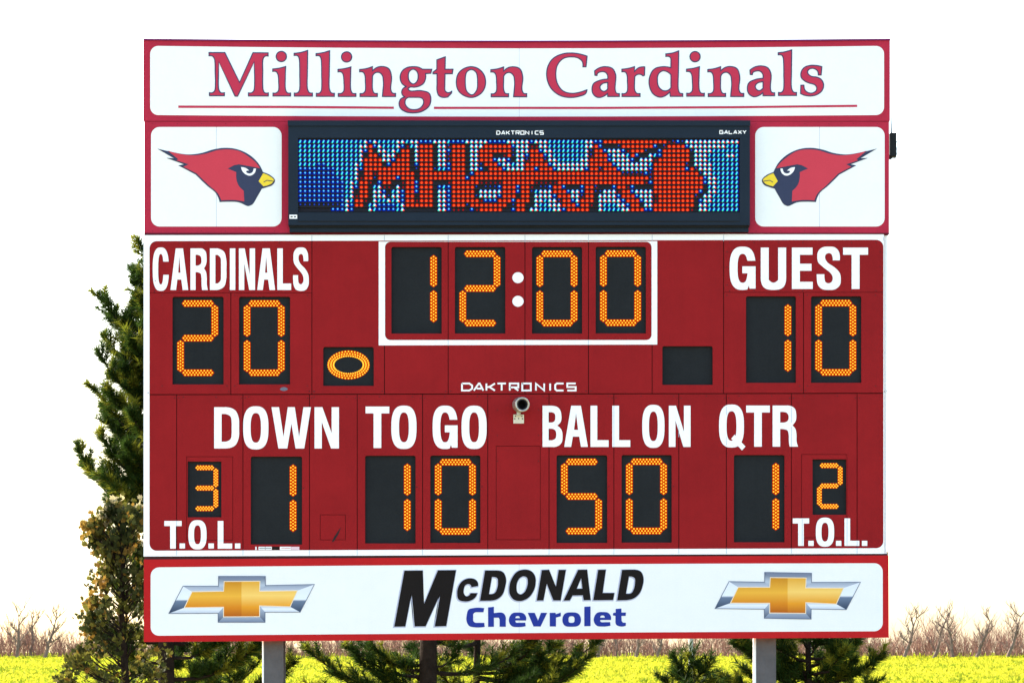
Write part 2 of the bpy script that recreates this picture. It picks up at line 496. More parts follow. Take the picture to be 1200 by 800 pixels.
def sans(ch, x0, y0, x1, y1, tx, ty):
    w, h = x1 - x0, y1 - y0
    if ch == 'I': return [rect(x0, y0, x1, y1)]
    if ch == '.': return [rect(x0, y0, x1, y1)]
    if ch == 'L': return [[(x0, y0), (x0 + tx, y0), (x0 + tx, y1 - ty), (x1, y1 - ty), (x1, y1), (x0, y1)]]
    if ch == 'T':
        a = (x0 + x1) / 2 - tx / 2; b = a + tx
        return [[(x0, y0), (x1, y0), (x1, y0 + ty), (b, y0 + ty), (b, y1), (a, y1), (a, y0 + ty), (x0, y0 + ty)]]
    if ch == 'E':
        m0, m1 = y0 + h * .39, y0 + h * .56
        return [[(x0, y0), (x1 - w * .01, y0), (x1 - w * .01, y0 + ty), (x0 + tx, y0 + ty), (x0 + tx, m0), (x1 - w * .06, m0), (x1 - w * .06, m1),
                 (x0 + tx, m1), (x0 + tx, y1 - ty), (x1, y1 - ty), (x1, y1), (x0, y1)]]
    if ch == 'N':
        t = tx * 0.98
        return [[(x0, y0), (x0 + t * 1.08, y0), (x1 - t, y0 + h * .63), (x1 - t, y0), (x1, y0), (x1, y1), (x1 - t * 1.08, y1), (x0 + t, y0 + h * .36), (x0 + t, y1), (x0, y1)]]
    if ch == 'A':
        c = (x0 + x1) / 2; a = w * .205; t = tx * 1.02
        yc0, yc1 = y0 + h * .585, y0 + h * .75
        def ed(y): return (y - y0) / h * (w / 2 - a) + a       # half width of the outside at row y
        return [[(c - a, y0), (c + a, y0), (x1, y1), (x1 - t, y1), (c + ed(yc1) - t, yc1), (c - ed(yc1) + t, yc1), (x0 + t, y1), (x0, y1)],
                [(c, y0 + h * .19), (c + ed(yc0) - t * 1.0, yc0), (c - ed(yc0) + t * 1.0, yc0)]]
    if ch == 'W':
        t = tx
        f = lambda u_: x0 + w * u_
        return [[(x0, y0), (f(.19), y0), (f(.305), y0 + h * .72), (f(.415), y0), (f(.59), y0), (f(.70), y0 + h * .72), (f(.81), y0), (x1, y0),
                 (f(.83), y1), (f(.61), y1), (f(.505), y0 + h * .40), (f(.40), y1), (f(.175), y1)]]
    if ch == 'O': return glyph_O(x0, y0, x1, y1, tx, ty)
    if ch == 'C': return glyph_C(x0, y0, x1, y1, tx, ty)
    if ch == 'G': return glyph_G(x0, y0, x1, y1, tx, ty)
    if ch == 'U':
        P = [(x0, y0, 0), (x0 + tx, y0, 0), (x0 + tx, y1 - h * .24, 0), (x0 + tx + (w - 2 * tx) * .15, y1 - ty - h * .035, 1), ((x0 + x1) / 2, y1 - ty, 1),
             (x1 - tx - (w - 2 * tx) * .15, y1 - ty - h * .035, 1), (x1 - tx, y1 - h * .24, 0), (x1 - tx, y0, 0), (x1, y0, 0), (x1, y1 - h * .25, 0),
             (x1 - w * .12, y1 - h * .06, 1), ((x0 + x1) / 2, y1, 1), (x0 + w * .12, y1 - h * .06, 1), (x0, y1 - h * .25, 0)]
        return [smooth_path(P)]
    if ch == 'D':
        P = [(x0, y0, 0), (x0 + w * .45, y0, 0), (x1 - w * .15, y0 + h * .08, 1), (x1 - w * .02, y0 + h * .25, 1), (x1, y0 + h * .5, 1), (x1 - w * .02, y1 - h * .25, 1),
             (x1 - w * .15, y1 - h * .08, 1), (x0 + w * .45, y1, 0), (x0, y1, 0)]
        a0, b0, a1, b1 = x0 + tx, y0 + ty, x1 - tx, y1 - ty
        w2, h2 = a1 - a0, b1 - b0
        Q = [(a0, b0, 0), (a0 + w2 * .4, b0, 0), (a1 - w2 * .12, b0 + h2 * .09, 1), (a1, b0 + h2 * .3, 1), (a1, b0 + h2 * .5, 1), (a1, b1 - h2 * .3, 1), (a1 - w2 * .12, b1 - h2 * .09, 1),
             (a0 + w2 * .4, b1, 0), (a0, b1, 0)]
        return [smooth_path(P), smooth_path(Q)]
    if ch == 'S': return [norm_path(S_TXT, SB, (x0, y0, x1, y1))]
    if ch == 'R': return [norm_path(t, RB, (x0, y0, x1, y1)) for t in R_TXT]
    if ch == 'B': return [norm_path(t, BB, (x0, y0, x1, y1)) for t in B_TXT]

def letter(loops, parent, m, y=-0.0015, name='letter', outline=None, ow=1.3, thick=0.0012):
    o = plate(name, loops, y - thick, thick, m, parent, own=True)
    if outline:
        mb = MB()
        for lp in loops: ribbon(mb, lp, ow, y - thick - 0.0005)
        mb.build('outline', outline, o)
    return o

# ---- outlined serif letters of the header --------------------------------------------------
SER = {
 'M': ["50,120 235,120 408,470 565,122 742,124 742,160 705,163s 684,190s 680,330 684,560s 702,590s 745,592 745,628 512,628 512,592 550,590s 575,568s 583,330 579,228 385,630 355,630 165,228 160,400 165,555s 185,587s 230,590 230,625 55,625 55,590 95,588s 118,565s 122,350 113,190s 92,162s 50,157"],
 'i': ["797,312 875,302s 948,283 945,330 942,450 948,560s 965,590s 1005,594 1005,628 800,628 800,594 840,591s 862,570s 866,470 856,370s 840,346s 797,340",
       "897,106s 940,124s 957,166s 940,208s 897,226s 854,208s 837,166s 854,124s"],
 'l': ["105,132 180,122s 262,98 262,150 258,400 263,560s 285,593s 318,597 318,632 108,632 108,597 145,594s 165,570s 170,400 163,190s 148,162s 105,157"],
 'n': ["615,318 690,308s 765,285 765,335 820,293s 880,283s 955,308s 985,380s 985,470 981,560s 1000,594s 1035,598 1035,634 882,634 890,550 893,450s 880,385s 835,350s 790,362s 765,395 763,480 768,560s 785,594s 822,598 822,634 620,634 620,600 655,597s 678,575s 682,460 675,380s 658,351s 615,345"],
 'g': ["560,216 548,262 487,266 488,315s 462,380s 410,413s 345,425 300,427s 283,445s 300,465s 350,470 460,470s 530,498s 549,570s 528,645s 455,703s 350,725s 250,710s 188,662s 178,605s 198,562s 245,540 217,515s 208,480s 222,443s 262,418 213,383s 190,320s 205,250s 260,200s 345,185s 405,192s 450,215",
       "342,214s 385,240s 401,300s 386,358s 342,388s 300,358s 284,300s 298,240s",
       "290,543 410,543 455,563s 465,605s 438,657s 360,688s 280,667s 246,612s 258,562s"],
 't': ["620,105 718,70 715,215 808,215 800,268 715,268 712,420 722,475s 752,490s 795,472 792,492 750,538 700,545s 645,525s 622,465s 622,400 622,268 575,268 575,250 620,215"],
 'o': ["1020,185s 1095,203s 1160,260s 1190,365s 1160,470s 1095,526s 1020,545s 945,526s 875,470s 848,365s 875,260s 945,203s",
       "1022,218s 1075,245s 1097,365s 1082,470s 1032,515s 975,480s 952,365s 972,245s"],
 'C': ["580,162 567,285 532,287 522,222s 478,185s 400,170s 300,190s 235,260s 213,370s 235,490s 300,570s 400,597s 490,585s 578,555 565,597s 480,633s 380,645s 260,620s 160,540s 110,420s 115,300s 170,200s 270,142s 400,125s 500,138s"],
 'a': ["672,385 668,335 720,300s 800,285s 880,310s 912,370s 914,450 910,565s 925,595s 957,600 957,634 822,634 820,598 770,633s 710,645s 655,610s 638,545s 655,485s 720,448s 822,430 818,380s 790,348s 740,345s 703,363s 695,387",
       "822,470 822,545 775,574s 742,557s 730,520s 755,487s"],
 'r': ["988,315 1060,305s 1135,285 1135,345 1185,297s 1255,287 1252,385 1235,393 1210,376s 1170,376s 1138,400 1135,480 1140,565s 1160,595s 1200,600 1200,634 990,634 990,600 1030,597s 1050,575s 1052,460 1047,380s 1030,350s 988,345"],
 'd': ["403,135 480,125s 553,100 553,150 548,400 550,560s 567,594s 600,600 600,632 455,632 450,580 390,628s 340,642s 262,610s 213,520s 215,400s 265,315s 370,285s 462,297 463,200 455,177s 440,166s 403,165",
       "463,380 463,530 430,560s 380,567s 325,530s 303,450s 320,365s 370,332s 420,345s"],
 's': ["1130,285 1122,382 1090,382 1080,335s 1040,307s 990,310s 962,345s 985,385s 1055,405 1120,432s 1150,490s 1135,560s 1080,608s 1000,628s 930,620s 882,600 885,502 920,502 932,557s 975,590s 1030,590s 1070,555s 1062,510s 1020,485 940,458s 890,410s 888,350s 925,295s 1000,270s 1070,272s"],
}
SER_O = {'M': (240, 50), 'i': (240, 50), 'l': (360, 50), 'n': (360, 50), 'g': (450, 60), 't': (450, 60), 'o': (450, 60), 'C': (630, 50),
         'a': (630, 50), 'r': (630, 50), 'd': (740, 50), 's': (850, 50)}

# ================================================================== HEADER NAME SIGN
root = thing('name_sign', W0(605, 142, 0.05), 'long red framed white sign with outlined serif school name across the top of the scoreboard', 'sign')
sg = root
mb = MB(); plate_mesh(mb, [rrect(168, 47, 1043, 142, 0.6, 2, 2.0, .5)], 0.0, 0.10)
mb.build('sign_panel', M['sign_red'], root)
plate('top_cap', [rrect(168, 45.8, 1043.4, 47.6, 0.3, 1, 2.0, 2.0)], -0.012, 0.12, panel_mat('purple_edge_trim', (0.16, 0.02, 0.10)), root)
for a, b in ((313, 337), (887, 910)):
    plate('lifting_lug', [rect(a, 46.0, b, 49)], 0.03, 0.03, M['sign_red'], root)
wp = rrect(176, 54, 1036, 135, 9.5, 7, 3.0, 1.8)
# two white face sheets butted at the centre seam
def clip_x(lp, x, left=True):
    out = []
    n = len(lp)
    for i in range(n):
        p, q = lp[i], lp[(i + 1) % n]
        ip = (p[0] <= x) == left; iq = (q[0] <= x) == left
        if ip: out.append(p)
        if ip != iq and q[0] != p[0]:
            t = (x - p[0]) / (q[0] - p[0]); out.append((x, p[1] + t * (q[1] - p[1])))
    return out
plate('seam_strip', [rect(608.0, 58, 609.1, 136)], -0.0004, 0.0003, M['lavender'], root)
for left, x in ((True, 608.38), (False, 608.72)):
    plate('face_sheet', [clip_x(wp, x, left)], -0.0015, 0.0016, M['white'], root)
for ch, dx, dy in (('M', 0, 0), ('i', 0, 0), ('l', -25.7, -.3), ('l', 0, 0), ('i', 76.5, .5), ('n', 0, 0), ('g', 0, 0), ('t', 0, 0), ('o', 0, 0),
                   ('n', 153.7, .3), ('C', 0, 0), ('a', 0, 0), ('r', 0, 0), ('d', 0, 0), ('i', 484.8, .2), ('n', 408, 0), ('a', 182, -.9), ('l', 541.5, -1), ('s', 0, 0)):
    lps = [path(t, SER_O[ch], 10.0, (dx, dy)) for t in SER[ch]]
    if ch == 'i':      # body and dot are separate outlines, joined into one letter
        mb = MB(); plate_mesh(mb, [lps[0]], -0.0035, 0.0012); plate_mesh(mb, [lps[1]], -0.0035, 0.0012)
        xs = [p[0] for p in lps[0]]
        o = mb.build('letter', M['letter_red'], root, origin=W0(sum(xs) / len(xs), 113, -0.0023))
        mo = MB(); ribbon(mo, lps[0], 1.25, -0.004); ribbon(mo, lps[1], 1.25, -0.004); mo.build('outline', M['navy'], o)
    else:
        letter(lps, root, M['letter_red'], y=-0.0023, outline=M['navy'], ow=1.25)
plate('underline', [[(209, 123.9), (335, 124.2), (461.5, 125.2), (461.5, 127.8), (335, 127.0), (209, 126.7)]], -0.003, 0.001, M['letter_red'], root)
plate('underline', [[(508.5, 125.3), (700, 125.4), (860, 124.6), (1004.5, 123.0), (1004.5, 125.6), (860, 127.2), (700, 128.0), (508.5, 128.0)]], -0.003, 0.001, M['letter_red'], root)

def screws(parent, spots, r=0.45, y=-0.002, m=None):
    mb = MB()
    for x, yy in spots:
        k = 6
        v = [W0(x + r * math.cos(6.283 * i / k), yy + r * math.sin(6.283 * i / k), y) for i in range(k)]
        v2 = [W0(x + r * math.cos(6.283 * i / k), yy + r * math.sin(6.283 * i / k), y + 0.0035) for i in range(k)]
        mb.add(v + v2, [tuple(range(k))] + [(i, i + k, (i + 1) % k + k, (i + 1) % k) for i in range(k)])
    return mb.build('screw_heads', m or M['screw'], parent, kind='stuff')

# ================================================================== EMBLEM SIGNS
def bird_map(mirror):
    def f(lp):
        if not mirror: return lp
        return [(892.5 + (322.5 - x) * 0.9776, y) for x, y in lp][::-1]
    return f
BO = (180, 165)
B_SIL = "35,75 180,108s 330,130s 450,116s 560,83s 660,68s 780,80s 900,135s 980,210s 1027,296 1095,325s 1138,375s 1118,412s 1062,436s 1015,450 975,520s 925,598s 890,613s 800,578s 700,572s 620,575 590,500s 500,420s 395,318 232,232 285,222 120,162 190,165"
B_RED = "135,95 250,125s 380,138s 490,122s 600,90s 680,82s 800,98s 900,157s 965,213s 1000,260 930,245 855,232 800,222 755,230 695,262 775,295 775,350s 792,412s 845,470 850,570 760,557s 635,560 605,497s 520,420s 405,308 280,245 330,222 215,185 232,175"
B_EYE = "820,248 862,256s 897,282 868,290s 890,307s 922,300s 938,262 960,262 948,302s 908,328s 860,314s 832,284s"
B_BEAK = "1027,306 1085,331s 1128,374s 1105,402s 1030,428 985,380"
B_MOUTH = "1032,390 1062,372 1130,382"
for mirror in (False, True):
    F = bird_map(mirror)
    x0, x1 = (169, 340) if not mirror else (876, 1042)
    root = thing('emblem_sign', W0((x0 + x1) / 2, 273, 0.05),
                 ('red framed white panel with crested red bird head facing right, left of the pixel display' if not mirror else
                  'red framed white panel with crested red bird head facing left, right of the pixel display'), 'sign', 'bird emblem panels')
    plate('sign_panel', [rect(x0, 142.6, x1, 273)], 0.002, 0.10, M['sign_red'], root)
    a, b = (177, 330) if not mirror else (885, 1036.7)
    wl_ = rrect(a, 149, b, 265.5, 10, 7)
    sx = 253.6 if not mirror else 960.4
    plate('seam_strip', [rect(sx - .6, 150, sx + .6, 265)], 0.0014, 0.0004, M['lavender'], root)
    plate('face_sheet', [clip_x(wl_, sx - .22, True)], -0.0005, 0.0016, M['white'], root)
    plate('face_sheet', [clip_x(wl_, sx + .22, False)], -0.0005, 0.0016, M['white'], root)
    em = plate('emblem', [F(path(B_SIL, BO, 8.0))], -0.0030, 0.0012, M['bird_navy'], root)
    plate('crest', [F(path(B_RED, BO, 8.0))], -0.0040, 0.0008, M['bird_red'], em)
    plate('eye', [F(path(B_EYE, BO, 8.0))], -0.0040, 0.0008, M['white_vinyl'], em)
    plate('beak', [F(path(B_BEAK, BO, 8.0))], -0.0040, 0.0008, M['yellow'], em)
    mb = MB(); ribbon(mb, F([(180 + x / 8, 165 + y / 8) for x, y in ((1032, 390), (1062, 372), (1130, 382))]), 0.9, -0.0046, closed=False)
    mb.build('mouth_line', M['bird_navy'], em)
    sp = [(x0 + 10 + i * 28.5, 145.2) for i in range(6)] + [(x0 + 10 + i * 28.5, 270.8) for i in range(6)]
    screws(root, sp, 0.4, 0.0)
    # joint line along the bottom edge
    plate('bottom_lip', [rect(x0 + .2, 273.1, x1, 274.6)], -0.004, 0.08, panel_mat('dark_red_lip', (0.10, 0.01, 0.02)), root)

# ================================================================== PIXEL MESSAGE DISPLAY
root = thing('message_display', W0(608, 273, 0.0), 'dark framed LED pixel display showing red block letters on a blue and white ground', 'display')
PR = 0.075     # how far the cabinet stands out of the signs
mb = MB()
loops = [rect(338.5, 144, 878, 265.3), rect(350.0, 163.6, 866.2, 250.4)]
plate_mesh(mb, loops, -PR, PR + 0.1)
mb.build('frame', M['cabinet'], root)
plate('top_flange', [rect(338.0, 143.4, 878.4, 149.6)], -PR - 0.012, 0.011, M['cabinet'], root)
plate('bottom_rail', [rect(350.6, 260.6 - 9.6, 865.8, 260.6)], -PR - 0.006, 0.005, M['cabinet'], root)
plate('groove', [rect(350, 260.8, 866, 261.7)], -PR - 0.002, 0.0015, M['black'], root)
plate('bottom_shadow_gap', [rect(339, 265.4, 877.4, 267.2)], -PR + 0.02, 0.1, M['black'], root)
plate('lower_apron', [rect(339.6, 267.3, 877.0, 272.4)], -0.035, 0.05, M['cabinet'], root)
plate('pixel_panel', [rect(349.8, 163.4, 866.4, 250.6)], -PR + 0.028, 0.01, mat('matt_black_pixel_mask', (0.010, 0.010, 0.016), rough=0.8), root)
plate('paper_sticker', [rect(340.0, 253.2, 349.0, 257.9)], -PR - 0.001, 0.0008, M['white_vinyl'], root)
mb = MB()
for a, b in ((341.2, 343.8), (345.3, 347.6)): plate_mesh(mb, [rect(a, 254.9, b, 256.3)], -PR - 0.0014, 0)
mb.build('sticker_print', M['ink'], root)

ROWS = ["14c w b w 4c 2w c 2w 3b 3w c 3b 5w 4b 5w b 3w 8c 2w 2b 14r e m b d 12w",
"13c 2w r b w 3c w b e c w 3r . 2w m 3r . 3w 6r b 3w 2e 2w 8c 2w r b 3. d 7r b . m 4r b 8w 3c",
"13c w b r . 2w c w c 2r . w 3r . 2w b 3r . 2w 7r d 3w 2r b 2w 7c w d 2r b 3w b e 3r d 2. b 6r d 4w 6c",
"13c w . 2r d 3w e 2r . w 3r . 2w m 3r . 2w 3r 2. e r d 2w b 3r b w 7c w m 3r b 3w c r b 2. w c b 6r . 3w 4c 2w c",
"13c w 4r 2w b 3r . w 3r . 2w m 3r . 2w 3r b 2w b . 2w m 3r m 2w 5c 2w r 3r b 4w b . 3w e 7r . 3w 7c",
"4c 2b 6c w c 4r . b 4r . b 3r . 2w b 3r . 2w d 3r b 2w c 2w r 4r b 8w r 4r b 7w c 7r m . 4w 6c",
"8b 4c w b 10r . d 3r d 2c b 3r . 2w b . 3r b 4w r r b 3r b 6w b r r m 3r b 6w b 7r b r m 3w 6c",
"8b 4c w . 2r e 8r . 10r . b 12r 14r 6r 5m b m 10r d 2w 6c",
"9b 3c w e 2r d 4r b 3r . 10r b 13r 14r 12r m 11r b 2w 5c",
"10b c w c 2r e . b 2r 2. e 2r b 3r 3. e 3r 3r 5e 6r r 5e 8r 11r e b 11r b 2w 5c",
"10b c w b 2r . c w 2e . w e 2r b 3r . b c b 3r 2r d . 3d b 3r b 2r e . 2d b 2r b 3. b 2r m 3. b 2r e b 4. 11r . c w 5c",
"10b c w . 2r . 2w b . c w b 2r b 3r . 2w b 3r 2r . 5w 3r b 2r d c 3w 3r b 2w b 2r 2d 3w e 2r b 4w 10r b . 2w 5c",
"10b c w e 2r . 3w d 2w b 2r . 3r . 2w b 3r 2r d 4w b 3r . 2r . 4w b 3r 2w m 2r . 4w b 3r b 3w e 8r m . 2w 6c",
"10b w c 2r e . w 2c w c w b 2r e 3r . 2w b 3r 3r e 3b 3r b 3r . 2w c 2w m 2r b w 3r . 5w b 3r b 2w e 8r . b 2w 6c",
"9d b w b 2r . c w 4b c w 3r 3r . 2w b 3r d 8r . d 2r . . w 2c 3w 3r b 2r e . w 3c 2w b 2r . 2w 9r . 2w 7c",
"7. 3b w b 3. w c 4b c w 7. 2w b 3e . b e 5r 2. b 2r . 2w 3c 2w b 5r . . w 4c 2w 3r 2b 8r e . 2w 7c"]
LM = ['lamp_red', 'lamp_red_dim', 'lamp_green', 'lamp_blue', 'lamp_blue_dim', 'lamp_white', 'glow_blue', 'glow_red', 'lamp_cyan']
mb = MB()
def lamp(x, y, r, mi, depth):
    k = 7
    v = [W0(x + r * math.cos(6.283 * i / k), y + r * math.sin(6.283 * i / k), depth) for i in range(k)] + [W0(x, y, depth - 0.006)]
    mb.add(v, [(k, (i + 1) % k, i) for i in range(k)], mi)
def halo(x, y, rx, ry, mi, depth):  # flat emitting disc added for the halo round a lit lamp
    k = 8
    v = [W0(x + rx * math.cos(6.283 * (i + .5) / k), y + ry * math.sin(6.283 * (i + .5) / k), depth) for i in range(k)]
    mb.add(v, [tuple(range(k))[::-1]], mi)
for j, row in enumerate(ROWS):
    cells = ''
    for t in row.split():
        cells += (t[-1] * int(t[:-1])) if len(t) > 1 else t
    assert len(cells) == 96, (j, len(cells))
    y = 167.3 + 5.285 * j
    for i, c in enumerate(cells):
        x = 352.3 + 5.445 * i - 0.00076 * i * i
        dp = -PR + 0.0245
        if c in 'cbw': halo(x + .2, y, 2.6, 2.55, 6, dp + .0015)
        elif c == 'r': halo(x + .9, y + .5, 2.6, 2.5, 7, dp + .0015)
        if c in 'c': lamp(x + .5, y - 1.05, .95, 3, dp); lamp(x - .5, y + 1.1, .98, 2, dp); lamp(x, y, .95, 8, dp - .001)
        elif c == 'w': lamp(x + .1, y - 1.0, 1.1, 3, dp); lamp(x - .7, y + 1.0, 1.25, 2, dp); lamp(x + 0.05, y + 0.1, 1.25, 5, dp - .001); lamp(x + 1.45, y + .9, 1.05, 0, dp)
        elif c == 'b': lamp(x + .3, y - .6, 1.05, 3, dp)
        elif c == 'd': lamp(x + .3, y - .6, 0.95, 4, dp)
        elif c == 'm': lamp(x + .1, y - 1.0, 1.0, 4, dp); lamp(x + 1.3, y + .9, 0.9, 1, dp)
        elif c == 'r': lamp(x + .95, y + .5, 1.55, 0, dp)
        elif c == 'e': lamp(x + .95, y + .5, 1.2, 1, dp)
mb.build('pixel_lamps', [M[k] for k in LM], root, kind='stuff')
lv = plate('louver', [rect(350.2, 0, 866.0, 0.9)], 0, 0.014, M['black'], root)
for j in range(17):
    o = lv if j == 0 else lv.copy()
    if j: COL.objects.link(o); o.parent = root
    o.location.z = -(164.2 + 5.285 * j) * S + 0 * S
    o.location.y = -PR + 0.013

# stroke lettering for the maker's name
STK = {'D': ["0,0 .72,0 1,.28 1,.72 .72,1 0,1 0,0"], 'A': ["0,1 .52,0 .62,0 1,1", ".3,.72 .8,.72"], 'K': ["0,0 0,1", "1,0 .35,.5 0,.5", ".35,.5 1,1"],
       'T': ["0,0 1,0", ".5,0 .5,1"], 'R': ["0,1 0,0 1,0 1,.55 0,.55", ".5,.55 1,1"], 'O': ["0,0 1,0 1,1 0,1 0,-.09"], 'N': ["0,1 0,0 1,1 1,0"], 'I': [".5,0 .5,1"],
       'C': ["1,0 .2,0 0,.2 0,.8 .2,1 1,1"], 'S': ["1,0 0,0 0,.5 1,.5 1,1 0,1"], 'G': ["1,0 0,0 0,1 1,1 1,.5 .55,.5"], 'L': ["0,0 0,1 1,1"],
       'X': ["0,0 1,1", "1,0 0,1"], 'Y': ["0,0 .5,.5 1,0", ".5,.5 .5,1"]}
def stroke_word(parent, word, boxes, y0, y1, tw, depth, m):
    for ch, (a, b) in zip(word, boxes):
        mb = MB()
        for si, s_ in enumerate(STK[ch]):
            pts = []
            for t in s_.split():
                u_, v_ = map(float, t.split(','))
                pts.append((a + tw / 2 + u_ * (b - a - tw), y0 + tw / 2 + v_ * (y1 - y0 - tw)))
            ribbon(mb, pts, tw, depth - 0.0002 * si, closed=False)
        mb.build('letter', m, parent)
step = 55.6 / 10
bx = [(581.6 + i * 5.62, 581.6 + i * 5.62 + 4.9) for i in range(10)]
stroke_word(root, 'DAKTRONICS', bx, 155.0, 160.0, 1.05, -PR - 0.002, M['white_vinyl'])
bx = [(842.2 + i * 5.4, 842.2 + i * 5.4 + 4.8) for i in range(6)]
stroke_word(root, 'GALAXY', bx, 154.6, 159.2, 1.05, -PR - 0.002, M['white_vinyl'])
screws(root, [(349 + 66 * i, 147) for i in range(9)], 0.5, -PR - 0.0135, M['black'])

# ================================================================== MAIN SCOREBOARD
def yT(x): return 275.6 - 1.4 * (x - 168) / 868
def yM(x): return 462.2 - 1.6 * (x - 168) / 868
def yB(x): return 651.6 - 3.2 * (x - 168) / 868
root = thing('scoreboard', W0(602, 650, 0.1), 'red football scoreboard with white captions and amber LED digits in dark windows', 'scoreboard')
SC = root
mb = MB()
plate_mesh(mb, [[(169, 277), (1035.6, 275.5), (1035.6, 644.5), (169, 648)]], 0.034, 0.20)
mb.build('cabinet', M['dark_back'], root)
plate('top_rail', [[(168.8, 269.9), (1041.0, 269.6), (1041.0, 275.2), (168.8, 276.6)]], 0.008, 0.05, panel_mat('dark_red_rail', (0.14, 0.008, 0.014)), root)
G = 0.42      # half a joint, in pixels
def quad(x0, x1, f0, f1, a=0.0, b=0.0):
    return [(x0 + G, f0(x0) + a), (x1 - G, f0(x1) + a), (x1 - G, f1(x1) + b), (x0 + G, f1(x0) + b)]
def win(x0, y0, x1, y1, r=2.2):      # window cut with rounded upper corners
    pts = []
    for cx, a0 in ((x0 + r, 180), (x1 - r, 270)):
        for k in range(4):
            a = math.radians(a0 + 30 * k); pts.append((cx + r * math.cos(a), y0 + r + r * math.sin(a)))
    return pts + [(x1, y1), (x0, y1)]
WIN = {'h1': (202, 347.5, 262, 450.3), 'h2': (280, 347.5, 340, 450.3), 'poss_l': (378.7, 406.3, 438, 452), 'c1': (458.6, 289.3, 517.6, 390.8), 'c2': (533, 289.3, 592.2, 390.8),
       'c3': (623.4, 289.3, 682.2, 390.8), 'c4': (698, 289, 757, 390.6), 'poss_r': (776.2, 405.4, 835.2, 450.8), 'g1': (874.2, 347.0, 932.8, 448.4), 'g2': (950.4, 347.0, 1009.4, 448.4),
       'tl': (219.8, 540.4, 259.4, 605.8), 'd1': (293.8, 534.6, 354, 637.6), 'y1': (427.8, 533.6, 487, 636.4), 'y2': (504.2, 533.4, 563, 635.8),
       'b1': (652.2, 533, 711.6, 635.8), 'b2': (728.4, 532.8, 787.2, 635.4), 'q1': (860, 532.8, 919.4, 635), 'tr': (952.2, 537.8, 991.8, 602.8)}
HOR = lambda v: (lambda x: v)
redm = M['board_red']
pan = []
# upper tier
cap_l, cap_r = (168, 365.5), (848, 1036)
plate('panel', [quad(*cap_l, yT, HOR(342.8), 0, 0)], 0, 0.018, redm, root)
plate('panel', [quad(*cap_r, yT, HOR(342.2), 0, 0)], 0, 0.018, redm, root)
for x0, x1, top, wk in ((168, 270.5, HOR(343.3), 'h1'), (270.5, 365.5, HOR(343.3), 'h2'), (365.5, 450.5, yT, 'poss_l'), (450.5, 525.2, yT, 'c1'), (525.2, 615.2, yT, 'c2'),
                        (615.2, 689.6, yT, 'c3'), (689.6, 764.2, yT, 'c4'), (764.2, 848, yT, 'poss_r'), (848, 941.6, HOR(342.7), 'g1'), (941.6, 1036, HOR(342.7), 'g2')):
    plate('panel', [quad(x0, x1, top, yM, 0, -.55), win(*WIN[wk])], 0, 0.018, redm, root)
# lower tier
xs = [168, 207, 284.7, 362.6, 418.6, 495.2, 571.6, 643.4, 719.4, 795.5, 851.2, 927.4, 1004.4, 1036.4]
HATCH = {1: (219 - .6, 534.6, 273, 633), 3: (375, 602.6, 405, 632.4), 6: (581.2, 522.2, 633.4, 632.2), 11: (939, 532, 992.8, 630)}
WK = {2: 'd1', 4: 'y1', 5: 'y2', 7: 'b1', 8: 'b2', 10: 'q1'}
for i in range(13):
    lp = [quad(xs[i], xs[i + 1], yM, yB, .55, 0)]
    if i in WK: lp.append(win(*WIN[WK[i]]))
    if i in HATCH:
        a, b, c, d = HATCH[i]; lp.append(rect(a, b, c, d))
    plate('panel', lp, 0, 0.018, redm, root)
for i, (a, b, c, d) in HATCH.items():
    lp = [rect(a + .5, b + .5, c - .5, d - .5)]
    if i == 1: lp.append(rect(*WIN['tl']))
    if i == 11: lp.append(rect(*WIN['tr']))
    plate('access_hatch', lp, 0.0012, 0.016, redm, root)
# dark scrape on the small hatch
plate('paint_scrape', [[(399.6, 617), (396.5, 625.5), (391.6, 633.5), (388.8, 635), (391.8, 628.5)]], -0.001, 0.0008, M['black'], root)

# white stripe border and clock frame
sm = M['white_vinyl']
outer = [(168.2, yT(168)), (1035.8, yT(1036)), (1036.2, yB(1036)), (168.2, yB(168))]
inn = rrect(175.2, 282.6, 1029.0 + 6.2, 644.6, 8.5, 7)
inn = [(x, y - (1.6 if y < 460 else 3.0) * (x - 175) / 860 + (0.3 if y > 460 else 0)) for x, y in inn]
plate('border_stripe', [outer, inn], -0.0016, 0.0012, sm, root)
# right edge channel, slightly wider, white
plate('side_channel', [[(1036.3, 276), (1040.2, 276), (1039.6, 648.3), (1036.5, 648.3)]], 0.02, 0.16, M['white'], root)
plate('clock_frame', [[(443.8, 283.2), (770.2, 282.6), (770.2, 403.6), (443.8, 404.6)], rrect(451.2, 283.4, 763.6, 398.4, 6.5, 7)], -0.0022, 0.0012, sm, root)
for yy in (325.4, 353.0):
    plate('colon_dot', [superell(600.4, yy - 6.4, 613.6, yy + 6.4, 2, 28)], -0.0026, 0.001, sm, root)

# captions
def word(txt, boxes, y0, y1, tx, ty, over=1.1):
    for ch, (a, b) in zip(txt, boxes):
        o = over if ch in 'OCGSUQ' else 0
        o0 = 0 if ch == 'U' else o
        letter(sans(ch, a, y0 - o0, b, y1 + o, tx, ty), SC, sm)
word('CARDINALS', [(179, 197.9), (199.8, 220.6), (223.2, 243.6), (246, 265.4), (269.4, 275.8), (280, 298.9), (301.5, 322.4), (325, 341.2), (343.4, 361.9)], 291.1, 339.8, 6.4, 7.6)
word('GUEST', [(855, 885.4), (891.5, 921.2), (928, 952.4), (957, 985.3), (988, 1017.2)], 290.2, 338.6, 9.3, 8.4)
word('DOWN', [(251, 280.2), (285, 314.6), (318.2, 364.4), (368.6, 397.2)], 476.9, 525.2, 8.7, 7.9)
word('TOGO', [(428.4, 456.2), (458.6, 488.1), (507, 536.2), (540.9, 570.3)], 476.2, 524.7, 9.0, 7.9)
